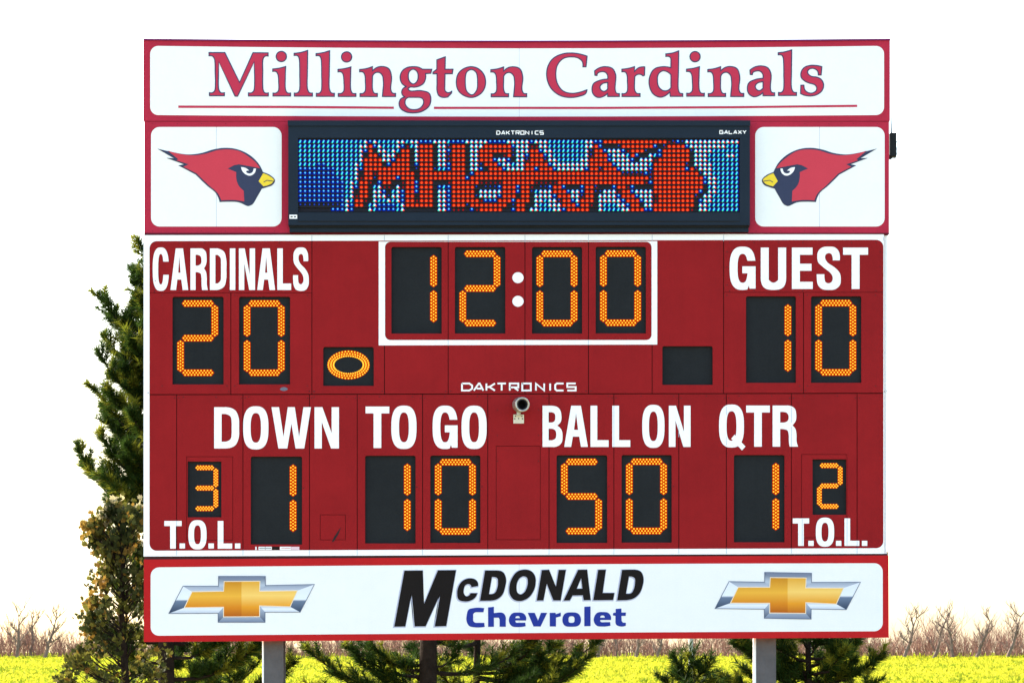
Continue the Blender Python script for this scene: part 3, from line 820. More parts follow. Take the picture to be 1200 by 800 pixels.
word('BALLON', [(635.8, 659.2), (661.2, 688.9), (692, 713.2), (717.5, 738.6), (752.6, 778.7), (783.8, 809.2)], 475.2, 523.4, 7.9, 7.9)
word('TR', [(874.4, 902.1), (905.4, 935.2)], 475, 523.1, 8.9, 8.1)
mbq = MB()
ql = sans('O', 842.6, 473.8, 871.8, 524.1, 8.8, 7.8)
plate_mesh(mbq, ql, -0.0027, 0.0012)
plate_mesh(mbq, [[(860.9, 509), (873.5, 523), (869.5, 527.4), (856.8, 513.8)]], -0.0029, 0.0012)
mbq.build('letter', sm, SC)
word('TOL', [(192.6, 212.9), (220.8, 242.1), (255.2, 272.1)], 610, 642.4, 6.6, 6.0, .9)
for a in (210.5, 244.3, 275.4): plate('full_stop', [rect(a, 636.3, a + 6.3, 642.2)], -0.0027, 0.0012, sm, root)
word('TOL', [(929, 948.2), (956, 977.5), (989.6, 1007)], 607, 639.2, 6.6, 6.0, .9)
for a in (947.2, 979.6, 1010.0): plate('full_stop', [rect(a, 633.2, a + 6.3, 639.2)], -0.0027, 0.0012, sm, root)
stroke_word(SC, 'DAKTRONICS', [(540.4, 554.3), (554.3, 567.4), (569, 581), (582, 593.8), (596.4, 608.4), (611, 623), (627, 638.7), (642, 647.4), (649.6, 661.4), (663.8, 675.6)],
            448.2, 458.4, 2.0, -0.003, sm)
for o in [c for c in SC.children if c.name.startswith('letter')]: pass

# where a panel joint runs under the vinyl the film is creased along it
crease = mat('vinyl_crease', (0.42, 0.50, 0.58), rough=.5)
cr = [(x, yT(x) + .4, 282.6) for x in (365.5, 450.5, 525.2, 615.2, 689.6, 764.2, 848)] + [(x, 398.8, 403.8) for x in (525.2, 615.2, 689.6)]
cr += [(x, 644.6 - 2.8 * (x - 168) / 868, yB(x) - .6) for x in xs[1:-1]]
cr += [(719.4, 475.6, 523), (795.5, 497, 512), (851.2, 476, 486), (851.2, 512, 521.5), (927.4, 477, 495), (927.4, 500, 522.6), (207, 610.4, 615.8), (940.0, 607.4, 638.8),
       (992.6, 607.4, 638.8), (1004.4, 633.6, 638.8), (1035.2, 278, 282)]
for x, a, b in cr: plate('vinyl_crease', [rect(x - .28, a, x + .28, b)], -0.0038, 0.0006, crease, SC)
for a, b in ((221.6, 227), (236, 241.6), (256, 262)): plate('vinyl_crease', [rect(a, 633.0, b, 633.5)], -0.0038, 0.0006, crease, SC)

# digits
def seg_mesh(n_mid, pitch, row, rcore, vertical, halfw, halfl, name):
    """one LED segment: staggered rows of domed lamps on a pointed amber bar that glows for their bloom"""
    mb = MB()
    def P(u_, v_, d):
        if vertical: u_, v_ = v_, u_
        return (u_ * S, d, -v_ * S)
    tip = halfw * 0.75
    poly = [(-halfl, 0), (-halfl + tip, -halfw), (halfl - tip, -halfw), (halfl, 0), (halfl - tip, halfw), (-halfl + tip, halfw)]
    f = (0, 1, 2, 3, 4, 5)
    v = [P(a, b, 0) for a, b in poly]
    nrm = (Vector(v[1]) - Vector(v[0])).cross(Vector(v[2]) - Vector(v[1]))
    if nrm.y > 0: f = f[::-1]
    mb.add(v, [f], 1)
    def dome(a, b):
        k = 7
        vv = [P(a + rcore * math.cos(6.283 * i / k), b + rcore * math.sin(6.283 * i / k), -0.003) for i in range(k)] + [P(a, b, -0.009)]
        ff = []
        for i in range(k):
            t = (k, (i + 1) % k, i)
            e = (Vector(vv[t[1]]) - Vector(vv[t[0]])).cross(Vector(vv[t[2]]) - Vector(vv[t[1]]))
            ff.append(t if e.y < 0 else t[::-1])
        mb.add(vv, ff, 0)
    for i in range(n_mid): dome((i - (n_mid - 1) / 2) * pitch, 0)
    for i in range(n_mid - 1):
        for s_ in (-1, 1): dome((i - (n_mid - 2) / 2) * pitch, s_ * row)
    me = bpy.data.meshes.new(name)
    me.from_pydata([tuple(q) for q in mb.v], [], mb.f)
    me.materials.append(M['led_core']); me.materials.append(M['led_bloom'])
    me.polygons.foreach_set('material_index', mb.mi); me.update()
    return me
SEG_H = seg_mesh(10, 3.75, 2.5, 0.98, False, 4.0, 19.2, 'led_segment')
SEG_V = seg_mesh(10, 3.75, 2.6, 0.98, True, 4.2, 19.2, 'led_segment')
SM_H = seg_mesh(7, 3.3, 1.8, 0.92, False, 3.0, 11.4, 'led_segment')
SM_V = seg_mesh(7, 3.3, 1.8, 0.92, True, 3.0, 11.6, 'led_segment')
# segment centres relative to the window's upper left corner
BIG = {'a': (29.6, 7.6, 0), 'g': (29.6, 48.2, 0), 'd': (29.6, 88.8, 0), 'f': (9.2, 27.9, 1), 'b': (49.4, 27.9, 1), 'e': (9.2, 69.2, 1), 'c': (49.4, 69.2, 1)}
SML = {'a': (19.9, 7.2, 0), 'g': (19.9, 31.0, 0), 'd': (19.9, 55.0, 0), 'f': (8.3, 19.0, 1), 'b': (32.8, 19.0, 1), 'e': (8.3, 43.0, 1), 'c': (32.8, 43.0, 1)}
DIG = {'0': 'abcdef', '1': 'bc', '2': 'abged', '3': 'abgcd', '5': 'afgcd', '': ''}
def digit(wk, ch, small=False):
    x0, y0, x1, y1 = WIN[wk]
    f = plate('digit_window', [rect(x0 - 1.2, y0 - 1.2, x1 + 1.2, y1 + 1.2)], 0.0255, 0.008, M['face'], SC, own=True)
    tab = SML if small else BIG
    for s_ in DIG[ch]:
        cx, cy, v = tab[s_]
        me = (SM_V if v else SM_H) if small else (SEG_V if v else SEG_H)
        o = bpy.data.objects.new('led_segment', me)
        COL.objects.link(o); o.parent = f
        o.location = W0(x0 + cx, y0 + cy, 0.0245) - base_of(f)
    return f
for wk, ch in (('h1', '2'), ('h2', '0'), ('c1', '1'), ('c2', '2'), ('c3', '0'), ('c4', '0'), ('g1', '1'), ('g2', '0'), ('d1', '1'), ('y1', '1'), ('y2', '0'), ('b1', '5'), ('b2', '0'), ('q1', '1'),
               ('poss_r', '')):
    digit(wk, ch)
digit('tl', '3', True); digit('tr', '2', True)
pf = digit('poss_l', '')
mb = MB()
ringo = superell(383.2, 410.0, 433.2, 444.2, 2, 48); ringi = superell(391.6, 417.6, 424.8, 436.6, 2, 48)
plate_mesh(mb, [ringo, ringi], 0.0245, 0, 1)  # glowing ring for the bloom between its lamps
for q, (rx, ry, of) in enumerate(((23.6, 15.7, 0), (20.6, 13.0, .5), (17.6, 10.4, 0))):
    for i in range(40):
        t = 2 * math.pi * (i + of) / 40
        cx, cy = 408.2 + rx * math.cos(t), 427.1 + ry * math.sin(t)
        k = 7; r = 1.0
        v = [W0(cx + r * math.cos(6.283 * j / k), cy + r * math.sin(6.283 * j / k), 0.0215) for j in range(k)] + [W0(cx, cy, 0.0155)]
        mb.add(v, [(k, (j + 1) % k, j) for j in range(k)], 0)
mb.build('led_ring', [M['led_core'], M['led_bloom']], pf)

# screws along the tier edges and beside the windows
sp = []
for x in np.arange(181, 362, 29.2): sp += [(x, 284.6), (x, 341.2)]
for x in np.arange(855, 1032, 28.6): sp += [(x, 284.2), (x, 340.6)]
for x in np.arange(215, 1000, 38.3): sp += [(x, yM(x) + 3.0)]
for x in (268, 363, 367.5, 448, 846, 939, 944): sp += [(x, yM(x) - 3.4)]
for x0 in xs[1:-1]: sp += [(x0 - 2.0, 466.2), (x0 + 2.6, 466.2)]
for x0 in (365.5, 525.2, 615.2, 689.6): sp += [(x0 - 3, yM(x0) - 3.2), (x0 + 3, yM(x0) - 3.2)]
for yy_ in (346, 452): sp += [(x, yy_) for x in (190, 266, 275, 360, 852, 937, 946, 1026)]
for y in (480, 510, 540): sp += [(583, y), (631, y)]
for y in (318, 328.5): sp += [(178, y)]
for y in (295, 313, 334): sp += [(852, y), (1031.5, y)]
screws(root, sp, 0.58, -0.0025)
sp = []
for k, (a, b, c, d) in WIN.items():
    if k in ('tl', 'tr'): continue
    if k[0] == 'p': sp += [(a + 1.5, d - 1.4), (c - 1.5, d - 1.4)]; continue
    my = (b + d) / 2 - 9.5
    sp += [(a + 1.2, d - 1.5), (c - 1.2, d - 1.5)]
screws(root, sp, 0.55, 0.022, M['black'])
sp = [(c + 1.7, (b + d) / 2 - 14.5) for k, (a, b, c, d) in WIN.items() if k in ('d1', 'y1', 'y2', 'b1', 'b2', 'q1')]
sp += [(182, 329), (168.6 + 5, 460), (1036.8, 458.6), (1040, 458.2), (1040.5, 463.2)]
screws(root, sp, 0.6, -0.003, M['black'])
# maker's oval tag and the stickers under the DOWN window
plate('oval_tag', [superell(328.0, 453.4, 337.4, 458.0, 1.7, 20)], -0.002, 0.0015, mat('tag_grey', (0.12, 0.12, 0.16), metal=0.4, rough=0.4), root)
mb = MB()
for a, b, c in ((299.2, 300.8, 0), (303.0, 310.8, 0), (311.2, 318.4, 0), (319.0, 327.2, 1), (328.0, 341.0, 0), (341.2, 350.8, 2)):
    plate_mesh(mb, [rect(a, 640.2, b, 643.9)], -0.0026, 0.0006, c)
for i in range(11): plate_mesh(mb, [rect(304.2 + i * 1.25, 641.2, 304.9 + i * 1.25, 642.9)], -0.0030, 0, 1)
for i in range(9): plate_mesh(mb, [rect(330 + i * 1.2, 641.4, 330.7 + i * 1.2, 642.6)], -0.0030, 0, 3)
mb.build('maker_stickers', [M['white_vinyl'], M['ink'], mat('sticker_pink', (0.7, 0.5, 0.55)), M['letter_red']], root)

# ================================================================== HORN ON THE BOARD
hr = thing('horn_speaker', W0(608, 496, 0.0), 'small round weathered metal horn on a cream bracket, below the maker name', 'horn')
def lathe(prof, c, ax, n=24, name='x', m=None, parent=None, cap=True):
    ax = Vector(ax).normalized(); a = ax.cross(Vector((0, 0, 1))).normalized(); b = ax.cross(a)
    v = []
    for d_, r in prof:
        for k in range(n):
            t = 2 * math.pi * k / n
            v.append(Vector(c) + ax * d_ + (a * math.cos(t) + b * math.sin(t)) * r)
    f = []
    for i in range(len(prof) - 1):
        for k in range(n): f.append((i * n + k, i * n + (k + 1) % n, (i + 1) * n + (k + 1) % n, (i + 1) * n + k))
    if cap: f.append(tuple((len(prof) - 1) * n + k for k in range(n)))
    return obj(name, v, f, m, parent, smooth=True)
hc = W0(608.6, 474.5, -0.02)
ax = Vector((0.13, -1, -0.05))
lathe([(0.0, 0.052), (0.03, 0.056), (0.05, 0.050), (0.12, 0.047), (0.165, 0.054), (0.175, 0.052), (0.172, 0.043), (0.168, 0.037)], hc, ax, name='bell', m=M['horn_metal'], parent=hr, cap=False)
lathe([(0.169, 0.038), (0.176, 0.034), (0.174, 0.031), (0.08, 0.029)], hc, ax, name='bore', m=M['black'], parent=hr)
plate('bracket', [rect(601.6, 485.6, 614.0, 496.0)], -0.010, 0.008, M['cream'], hr)
mb = MB(); mb.box(tuple(W0(605.5, 487, -0.05)), tuple(W0(610, 478, -0.004))); mb.build('bracket_arm', M['horn_metal'], hr)
screws(hr, [(603.3, 490.5), (607.8, 490.3), (612.3, 490.5), (604, 487.5), (611.5, 487.5)], 0.8, -0.0115, M['black'])

# ================================================================== RADIO BOX WITH ANTENNA
rb = thing('radio_receiver', W0(1046, 184, 0.1), 'small black receiver box with whip antenna on the right edge of the sign', 'receiver box')
mb = MB(); a = W0(1043.8, 182.5, 0.03); b = W0(1051.2, 154.8, 0.13)
mb.box(tuple(a), tuple(b), bev=0.004); mb.build('housing', M['face'], rb)
mb = MB(); mb.tube([W0(1046.2, 155, .08), W0(1045.8, 128, .08)], [0.0055, 0.0025], 6); mb.build('antenna', M['face'], rb)
mb = MB(); mb.box(tuple(W0(1043.4, 184.6, 0.05)), tuple(W0(1046.4, 180, 0.11))); mb.build('cable_gland', M['black'], rb)
mb = MB(); mb.box(tuple(W0(1051.2, 165.6, 0.06)), tuple(W0(1052.2, 163.8, 0.09))); mb.build('latch', M['black'], rb)
mb = MB(); pts = [W0(1051.4 + 2.6 * math.sin(math.pi * t / 12) - .25 * t, 168 + t * 1.7, .08) for t in range(11)] + [W0(1045.6, 186.2, .08)]
mb.tube(pts, 0.0028, 6); mb.build('cable', M['white'], rb)

# ================================================================== SPONSOR SIGN
root = thing('sponsor_sign', W0(605, 750, 0.05), 'wide red framed white sponsor sign with two gold cross badges under the scoreboard', 'sign')
so = [(168.6, 655.2), (600, 652.2), (1041.2, 650.4), (1041.4, 746.6), (600, 748.8), (168.6, 751.6)]
plate('sign_panel', [so], -0.004, 0.10, M['low_red'], root)
plate('joint_strip', [[(169, 649.5), (1041, 646.2), (1041, 652.8), (169, 657.6)]], 0.022, 0.06, mat('dark_red_joint', (0.05, 0.006, 0.008)), root)
wq = rrect(176.6, 664.4, 1034.4, 744.4, 10, 7)
wq = [(x, y - (4.9 if y < 704 else 5.3) * (x - 176) / 858 - (0.9 if y < 704 else .5) * (1 - ((x - 605) / 429) ** 2)) for x, y in wq]
plate('seam_strip', [rect(607.9, 662, 608.9, 741)], -0.0046, 0.0003, M['lavender'], root)
for left, x in ((True, 608.23), (False, 608.57)): plate('face_sheet', [clip_x(wq, x, left)], -0.0056, 0.0016, M['white_low'], root)

BT_O = [(155, 135), (418, 135), (418, 62), (765, 62), (765, 130), (1127, 122), (1022, 327), (762, 327), (762, 402), (415, 402), (415, 335), (50, 337)]
BT_I = [(222, 176), (455, 172), (460, 100), (725, 98), (722, 172), (1002, 168), (948, 287), (722, 280), (722, 360), (455, 362), (455, 290), (165, 294)]
def shade_mat(name, stops, z0, z1):
    """printed vertical colour ramp of the badge artwork"""
    m = bpy.data.materials.new(name); m.use_nodes = True
    n, l = m.node_tree.nodes, m.node_tree.links
    tc = n.new('ShaderNodeTexCoord'); sp_ = n.new('ShaderNodeSeparateXYZ'); mr_ = n.new('ShaderNodeMapRange'); r = n.new('ShaderNodeValToRGB')
    mr_.inputs[1].default_value = z0; mr_.inputs[2].default_value = z1
    l.new(tc.outputs['Object'], sp_.inputs[0]); l.new(sp_.outputs['Z'], mr_.inputs[0]); l.new(mr_.outputs[0], r.inputs[0])
    while len(r.color_ramp.elements) < len(stops): r.color_ramp.elements.new(0.5)
    for e, (p, c) in zip(r.color_ramp.elements, stops): e.position = p; e.color = (*c, 1)
    l.new(r.outputs[0], n['Principled BSDF'].inputs['Base Color']); n['Principled BSDF'].inputs['Roughness'].default_value = 0.5; n['Principled BSDF'].inputs['Specular IOR Level'].default_value = 0.1
    return m
zc0, zc1 = -28 * S, 28 * S
GOLD_L = shade_mat('gold_print_left', [(0.0, (.36, .075, .008)), (.28, (.62, .21, .012)), (.58, (.76, .40, .045)), (1.0, (.52, .21, .012))], -22 * S, 22 * S)
GOLD_R = shade_mat('gold_print_right', [(0.0, (.42, .10, .01)), (.3, (.72, .30, .02)), (.6, (.84, .55, .14)), (1.0, (.68, .33, .03))], -22 * S, 22 * S)
SIL = {'top': shade_mat('chrome_print_upper', [(0.0, (.78, .82, .86)), (.35, (.50, .55, .64)), (.7, (.22, .26, .34)), (1.0, (.16, .19, .27))], -2 * S, 27 * S),
       'bot': shade_mat('chrome_print_lower', [(0.0, (.16, .20, .29)), (.4, (.36, .42, .52)), (.75, (.72, .76, .82)), (1.0, (.28, .33, .42))], -27 * S, -6 * S),
       'end': shade_mat('chrome_print_end', [(0.0, (.02, .035, .07)), (.44, (.13, .18, .27)), (.5, (.72, .77, .83)), (1.0, (.66, .70, .78))], -17 * S, 17 * S),
       'side': shade_mat('chrome_print_side', [(0.0, (.05, .07, .12)), (.3, (.34, .40, .50)), (.5, (.12, .15, .22)), (.8, (.42, .48, .56)), (1.0, (.08, .10, .16))], -27 * S, 27 * S),
       'line': mat('badge_edge_line', (.10, .13, .20)), 'gline': mat('badge_gold_line', (.80, .66, .45))}
for bi, (dx, dy, rs) in enumerate(((0, 0, 0), (639.8, -4.2, 0.018))):
    cx, cy = 190 + 590 / 6.316 + dx, 665 + 232 / 6.316 + dy
    def T(p):
        x = 190 + p[0] / 6.316 + dx; y = 665 + p[1] / 6.316 + dy
        return (x, y + rs * (x - cx))
    O_ = [T(p) for p in BT_O]; I_ = [T(p) for p in BT_I]
    em = obj('badge', [], [], M['white_low'], root, origin=W0(cx, cy, -0.0056))
    kinds = ['top', 'side', 'top', 'side', 'top', 'end', 'bot', 'side', 'bot', 'side', 'bot', 'end']
    mb = MB()
    ml = [SIL['top'], SIL['bot'], SIL['end'], SIL['side']]
    ix = {'top': 0, 'bot': 1, 'end': 2, 'side': 3}
    me_o = W0(cx, cy, -0.0056)
    for i in range(12):
        j = (i + 1) % 12
        vs = [W0(*O_[i], -0.0072), W0(*O_[j], -0.0072), W0(*I_[j], -0.0076), W0(*I_[i], -0.0076)]
        mb.add(vs, [(0, 3, 2, 1)], ix[kinds[i]])
    bd = mb.build('chrome_border', ml, em, origin=me_o)
    seam = 190 + 588 / 6.316 + dx
    plate_l = MB(); plate_mesh(plate_l, [clip_x(I_, seam, True)], -0.0078, 0)
    plate_l.build('gold_fill', GOLD_L, em, origin=me_o)
    plate_r = MB(); plate_mesh(plate_r, [clip_x(I_, seam, False)], -0.0078, 0)
    plate_r.build('gold_fill', GOLD_R, em, origin=me_o)
    mb = MB(); ribbon(mb, O_, 0.75, -0.0080, mi=0); ribbon(mb, I_, 0.9, -0.0082, mi=1)
    mb.build('edge_lines', [SIL['line'], SIL['gline']], em)

def trace_word(items, m, y=-0.0066, shadow=None):
    for org, dx, dy, texts in items:
        lps = [path(t, org, 10.0, (dx, dy)) for t in texts]
        o = letter(lps, root, m, y=y)
        if shadow:
            mb = MB()
            for lp in lps: ribbon(mb, [(x - .55, yy + .45) for x, yy in lp], 2.0, y + 0.0003)
            mb.build('outline', shadow, o)
A0, A1, A2 = (455, 660), (540, 660), (640, 660)
trace_word([
 (A0, 0, 0, ["190,82 405,80 420,470 582,78 795,76 680,730 545,735 612,350 438,733 310,735 275,350 200,735 70,738"]),
 (A0, 0, 0, ["1052,262 975,275 965,250s 940,238s 905,252s 885,300s 887,352s 915,382s 945,373s 965,345 1045,345 1020,395s 970,430s 890,442s 825,420s 808,350s 822,270s 870,203s 950,172s 1022,187s 1050,222s"]),
 (A1, 0, 0, ["285,80 420,80 495,100s 528,165s 520,270s 482,370s 430,413s 350,433 225,435", "365,155 390,156 428,172s 436,220s 422,300s 397,344s 355,357 330,357"]),
 (A1, 0, 0, ["740,70s 820,85s 868,140s 878,210s 852,320s 790,400s 700,437s 620,420s 575,360s 568,280s 600,170s 660,95s", "740,148s 775,165s 785,210s 770,290s 740,340s 700,360s 665,340s 653,290s 665,210s 700,162s"]),
 (A1, 0, 0, ["950,75 1035,72 1115,270 1148,73 1232,72 1170,430 1085,430 1008,235 968,430 890,432"]),
 (A2, 0, 0, ["375,72 480,70 522,425 440,428 430,370 310,372 278,430 205,432", "410,170 425,292 358,294"]),
 (A2, 0, 0, ["610,72 700,70 662,343 800,343 785,425 552,428"]),
 (A2, 0, 0, ["890,72 1035,70 1110,95s 1140,165s 1130,260s 1092,350s 1032,403s 950,426 832,430", "970,150 1000,151 1036,170s 1041,230s 1022,310s 1000,343s 960,352 935,352"])],
 M['ink'], shadow=M['lavender'])
E_ = ["765,665 765,625s 738,585s 670,572s 602,583s 572,622s 568,690s 597,730s 670,742s 760,732 755,690 660,692 643,684s 640,665", "640,638 645,620s 667,612s 688,620s 692,638"]
trace_word([
 (A1, 0, 0, ["275,520 265,568 175,568 150,583s 145,630s 150,677s 175,692 275,692 280,740 170,745s 98,728s 70,680s 70,600s 90,540s 160,518s"]),
 (A1, 0, 0, ["320,512 388,505 388,578 440,572 500,582s 525,620s 527,665 527,738 455,738 455,655 445,632 388,632 388,738 320,740"]),
 (A1, 0, 0, E_),
 (A1, 0, 0, ["785,575 865,575 905,665 940,575 1012,575 935,735 852,735"]),
 (A1, 0, 0, ["1042,575 1110,575 1112,592 1170,572 1172,615 1115,632 1115,735 1042,735"]),
 (A2, 0, 0, ["300,570s 380,588s 408,655s 388,717s 300,738s 212,720s 190,655s 217,588s", "297,615s 325,623s 333,655s 325,686s 297,693s 269,686s 262,655s 270,623s"]),
 (A2, 0, 0, ["447,505 520,500 520,730 447,732"]),
 (A1, 99.4, -.6, E_),
 (A2, 0, 0, ["815,530 882,525 882,572 935,572 932,610 882,612 885,672 900,690 935,692 932,728 870,735s 822,715s 812,665 812,612 782,605 785,578 815,572"])],
 M['blue_ink'])
for o in list(COL.objects):
    pass

# ================================================================== STEEL POSTS
for i, (a, b, lab) in enumerate(((308.2, 332.0, 'grey steel post under the left part of the sponsor sign'), (886.0, 909.4, 'grey steel post under the right part of the sponsor sign, beside dark pine'))):
    x0 = (a - 600) * S * (D + .12) / D; x1 = (b - 600) * S * (D + .12) / D
    cx_ = (x0 + x1) / 2
    p = thing('steel_post', (cx_, 0.24, 0.0), lab, 'post', 'posts carrying the scoreboard')
    mb = MB()
    h = W0(0, 56, 0).z
    w_ = (x1 - x0) / 2
    e = 0.006
    # wide flange section: front flange, web, rear flange
    mb.box((cx_ - w_, 0.12, -0.1), (cx_ + w_, 0.133, h), bev=0)
    mb.box((cx_ - w_, 0.355, -0.1), (cx_ + w_, 0.368, h))
    mb.box((cx_ - 0.006, 0.133, -0.1), (cx_ + 0.006, 0.355, h))
    mb.build('beam', M['steel'], p)
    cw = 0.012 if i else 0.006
    mb = MB(); mb.tube([(cx_ - w_ - cw * (1 if i else -.2), 0.115, -.05), (cx_ - w_ - cw * (1 if i else -.2), 0.115, W0(0, 740, 0).z)], cw, 10); mb.build('sunlit_edge', M['white_vinyl'], p)  # white tube added to stand for the post's sunlit left edge
    mb = MB(); mb.box((cx_ - .2, 0.06, 0.0), (cx_ + .2, 0.43, 0.06)); mb.build('footing', mat('concrete', (.3, .29, .27), rough=.9, bump=.3), p)
    mb = MB()
    for zz in (W0(0, 120, 0).z, W0(0, 300, 0).z, W0(0, 600, 0).z, W0(0, 720, 0).z):
        mb.box((cx_ - .16, 0.371, zz - .03), (cx_ + .16, 0.42, zz + .03))
    mb.build('clamp', M['steel'], p)

# ================================================================== GROUND
def gz(yb):
    """ground height against distance behind the board: level, then a gentle rise to the tree line"""
    d_ = yb
    if d_ < 12: return 0.0
    pts = [(12, 0.0), (50, 0.55), (85, 1.31), (155, 2.03), (260, 2.10), (6000, 2.2)]
    for (a, za), (b, zb) in zip(pts, pts[1:]):
        if d_ <= b:
            t = (d_ - a) / (b - a)
            return za + (zb - za) * t
    return 2.2
field_m = mat('meadow_grass', (0.12, 0.16, 0.012), rough=0.95, spec=0.0, col2=(0.28, 0.28, 0.02), scale=0.8, bump=0.5, bscale=6)
ys = [-400, -60, -10, 12, 30, 50, 70, 85, 100, 120, 140, 155, 180, 260, 800, 6000]
xs_ = [-4000, -400, -100, -40, -20, -8, 0, 8, 20, 40, 100, 400, 4000]
v = [(x, y, gz(y) + (0.04 * math.sin(x * .37 + y * .11) if 60 < y < 200 and abs(x) < 50 else 0)) for y in ys for x in xs_]
nx = len(xs_)
f = [(j * nx + i, j * nx + i + 1, (j + 1) * nx + i + 1, (j + 1) * nx + i) for j in range(len(ys) - 1) for i in range(nx - 1)]
tan_m = mat('dry_turf', (0.22, 0.19, 0.10), rough=0.95, spec=0.0, col2=(0.32, 0.27, 0.15), scale=1.5, bump=0.5, bscale=8)
g = obj('ground', v, f, [tan_m, field_m], None, origin=(0, 0, 0), kind='structure', smooth=True)
for pl in g.data.polygons: pl.material_index = 1 if pl.center.y > 50 else 0

# grass tufts on the part of the field the picture reaches
blade_ms = [mat('grass_blade_bright', (0.30, 0.32, 0.020), rough=.8, spec=0.05, transl=.45, col2=(0.50, 0.45, 0.03), scale=.6),
            mat('grass_blade_green', (0.15, 0.21, 0.012), rough=.8, spec=0.05, transl=.4, col2=(0.28, 0.31, 0.02), scale=.6)]
N = 100000
yy = rng.uniform(78, 158, N)
xx = rng.uniform(-1, 1, N) * (yy + 25) * 0.26
zz = np.array([gz(a) for a in yy])
hh = rng.uniform(.06, .17, N) * (0.7 + 0.5 * np.sin(xx * .7 + 1.3 * np.sin(yy * .23)) ** 2)
V = np.zeros((N, 6, 3)); T_ = []
for k in range(2):
    a = rng.uniform(0, math.pi, N); w_ = rng.uniform(.04, .13, N)
    V[:, 3 * k, 0] = xx - np.cos(a) * w_; V[:, 3 * k, 1] = yy - np.sin(a) * w_; V[:, 3 * k, 2] = zz - .02
    V[:, 3 * k + 1, 0] = xx + np.cos(a) * w_; V[:, 3 * k + 1, 1] = yy + np.sin(a) * w_; V[:, 3 * k + 1, 2] = zz - .02
    V[:, 3 * k + 2, 0] = xx + rng.normal(0, .06, N); V[:, 3 * k + 2, 1] = yy + rng.normal(0, .06, N); V[:, 3 * k + 2, 2] = zz + hh
tr = np.arange(N * 6).reshape(-1, 3)
np_obj('field_grass', V.reshape(-1, 3), tr, blade_ms, None, mi=np.repeat((rng.random(N) < .30 + .30 * np.sin(xx * .35 + 2) * np.sin(yy * .21 + xx * .12) + .12 * (xx < 0) - .10).astype(int), 2), kind='stuff')
COL.objects['field_grass']['label'] = 'bright yellow green meadow grass below the tree line'

# ================================================================== BARE BRUSH AND TREES AT THE FIELD EDGE
twig_m = mat('bare_twig_bark', (0.13, 0.065, 0.048), rough=.9, spec=.05, col2=(0.32, 0.17, 0.125), scale=1.5)
twig_d = mat('grey_bark', (0.12, 0.085, 0.07), rough=.9, spec=.05, col2=(0.24, 0.17, 0.135), scale=3)
def twigs(base, length, rad, dirv, depth, out, rs):
    """recursive bare branching; out collects (p0, p1, r0, r1)"""
    p = Vector(base); d_ = Vector(dirv).normalized()
    seg = 3
    for s_ in range(seg):
        nd = (d_ + Vector((rs.uniform(-.22, .22), rs.uniform(-.22, .22), rs.uniform(-.03, .22)))).normalized()
        q = p + nd * length / seg
        out.append((p.copy(), q.copy(), rad * (1 - s_ / seg * .45), rad * (1 - (s_ + 1) / seg * .45)))
        if depth > 0:
            for _ in range(rs.choice((1, 2, 2))):
                side = Vector((rs.uniform(-1, 1), rs.uniform(-1, 1), rs.uniform(.0, .9))).normalized()
                twigs(q, length * rs.uniform(.42, .68), rad * .5, (nd * .75 + side).normalized(), depth - 1, out, rs)
        p, d_ = q, nd
def sticks_np(segs, n=3):
    V = []; F = []
    for p, q, r0, r1 in segs:
        t = (q - p); L = t.length
        if L < 1e-5: continue
        t /= L; a = t.cross(Vector((.3, .2, .93)))
        if a.length < 1e-3: a = Vector((1, 0, 0))
        a.normalize(); b = t.cross(a); o_ = len(V)
        for c, r in ((p, r0), (q, r1)):
            for k in range(n): V.append(c + (a * math.cos(6.283 * k / n) + b * math.sin(6.283 * k / n)) * r)
        for k in range(n):
            k2 = (k + 1) % n
            F.append((o_ + k, o_ + k2, o_ + n + k2)); F.append((o_ + k, o_ + n + k2, o_ + n + k))
    return V, F
BARE = [  # px of foot, distance, px of tip (x, y), label
 (20, 150, 22, 722, 'leafless upright tree nearest the left edge of the picture'),
 (36, 152, 38, 726, 'leafless forked tree right of the leftmost bare tree'),
 (52, 149, 66, 724, 'leafless tree leaning right over the brush, left of the brown cedar'),
 (1059, 149, 1074, 724, 'leafless crooked tree leaning right just beyond the sign corner'),
 (1094, 151, 1108, 726, 'leafless slanting tree with trunk rising to the right in the right brush'),
 (1117, 150, 1110, 728, 'leafless tree leaning left against the slanting one in the right brush'),
 (1143, 149, 1160, 728, 'leafless thick stemmed tree leaning right, middle of the right brush'),
 (1180, 150, 1196, 722, 'leafless slanting tree at the right edge of the picture'),
 (700, 151, 703, 735, 'leafless tree seen under the sign just right of the middle pines'),
 (722, 152, 722, 730, 'slim straight bare tree under the sign between middle pines and thin pole'),
 (745, 149, 750, 735, 'leafless tree under the sign left of the thin grey pole'),
 (770, 150, 778, 736, 'spreading bare tree under the sign next to the thin grey pole')]
for k, (fx, dy_, tx_, ty_, lab) in enumerate(BARE):
    rs = random.Random(100 + k)
    b0 = W(fx, 771, dy_); b0.z = gz(dy_) - .05
    t0 = W(tx_, ty_, dy_)
    r_ = thing('bare_tree', b0, lab, 'tree', 'bare trees at the field edge')
    ax_ = (t0 - b0); L = ax_.length
    pts = [b0 + ax_ * (i / 5) + Vector((rs.uniform(-.06, .06), 0, 0)) * L * .5 * (0 < i < 5) for i in range(6)]
    mb = MB(); mb.tube(pts, [.10, .09, .075, .06, .045, .016], 6); mb.build('trunk', twig_d, r_)
    out = []
    for i in range(1, 6):
        for _ in range(2):
            twigs(pts[i], L * rs.uniform(.2, .38), .034, (rs.uniform(-.8, .8), rs.uniform(-.6, .6), rs.uniform(.3, 1)), 2, out, rs)
    V_, F_ = sticks_np(out)
    np_obj('branches', V_, F_, twig_d, r_, origin=tuple(b0))
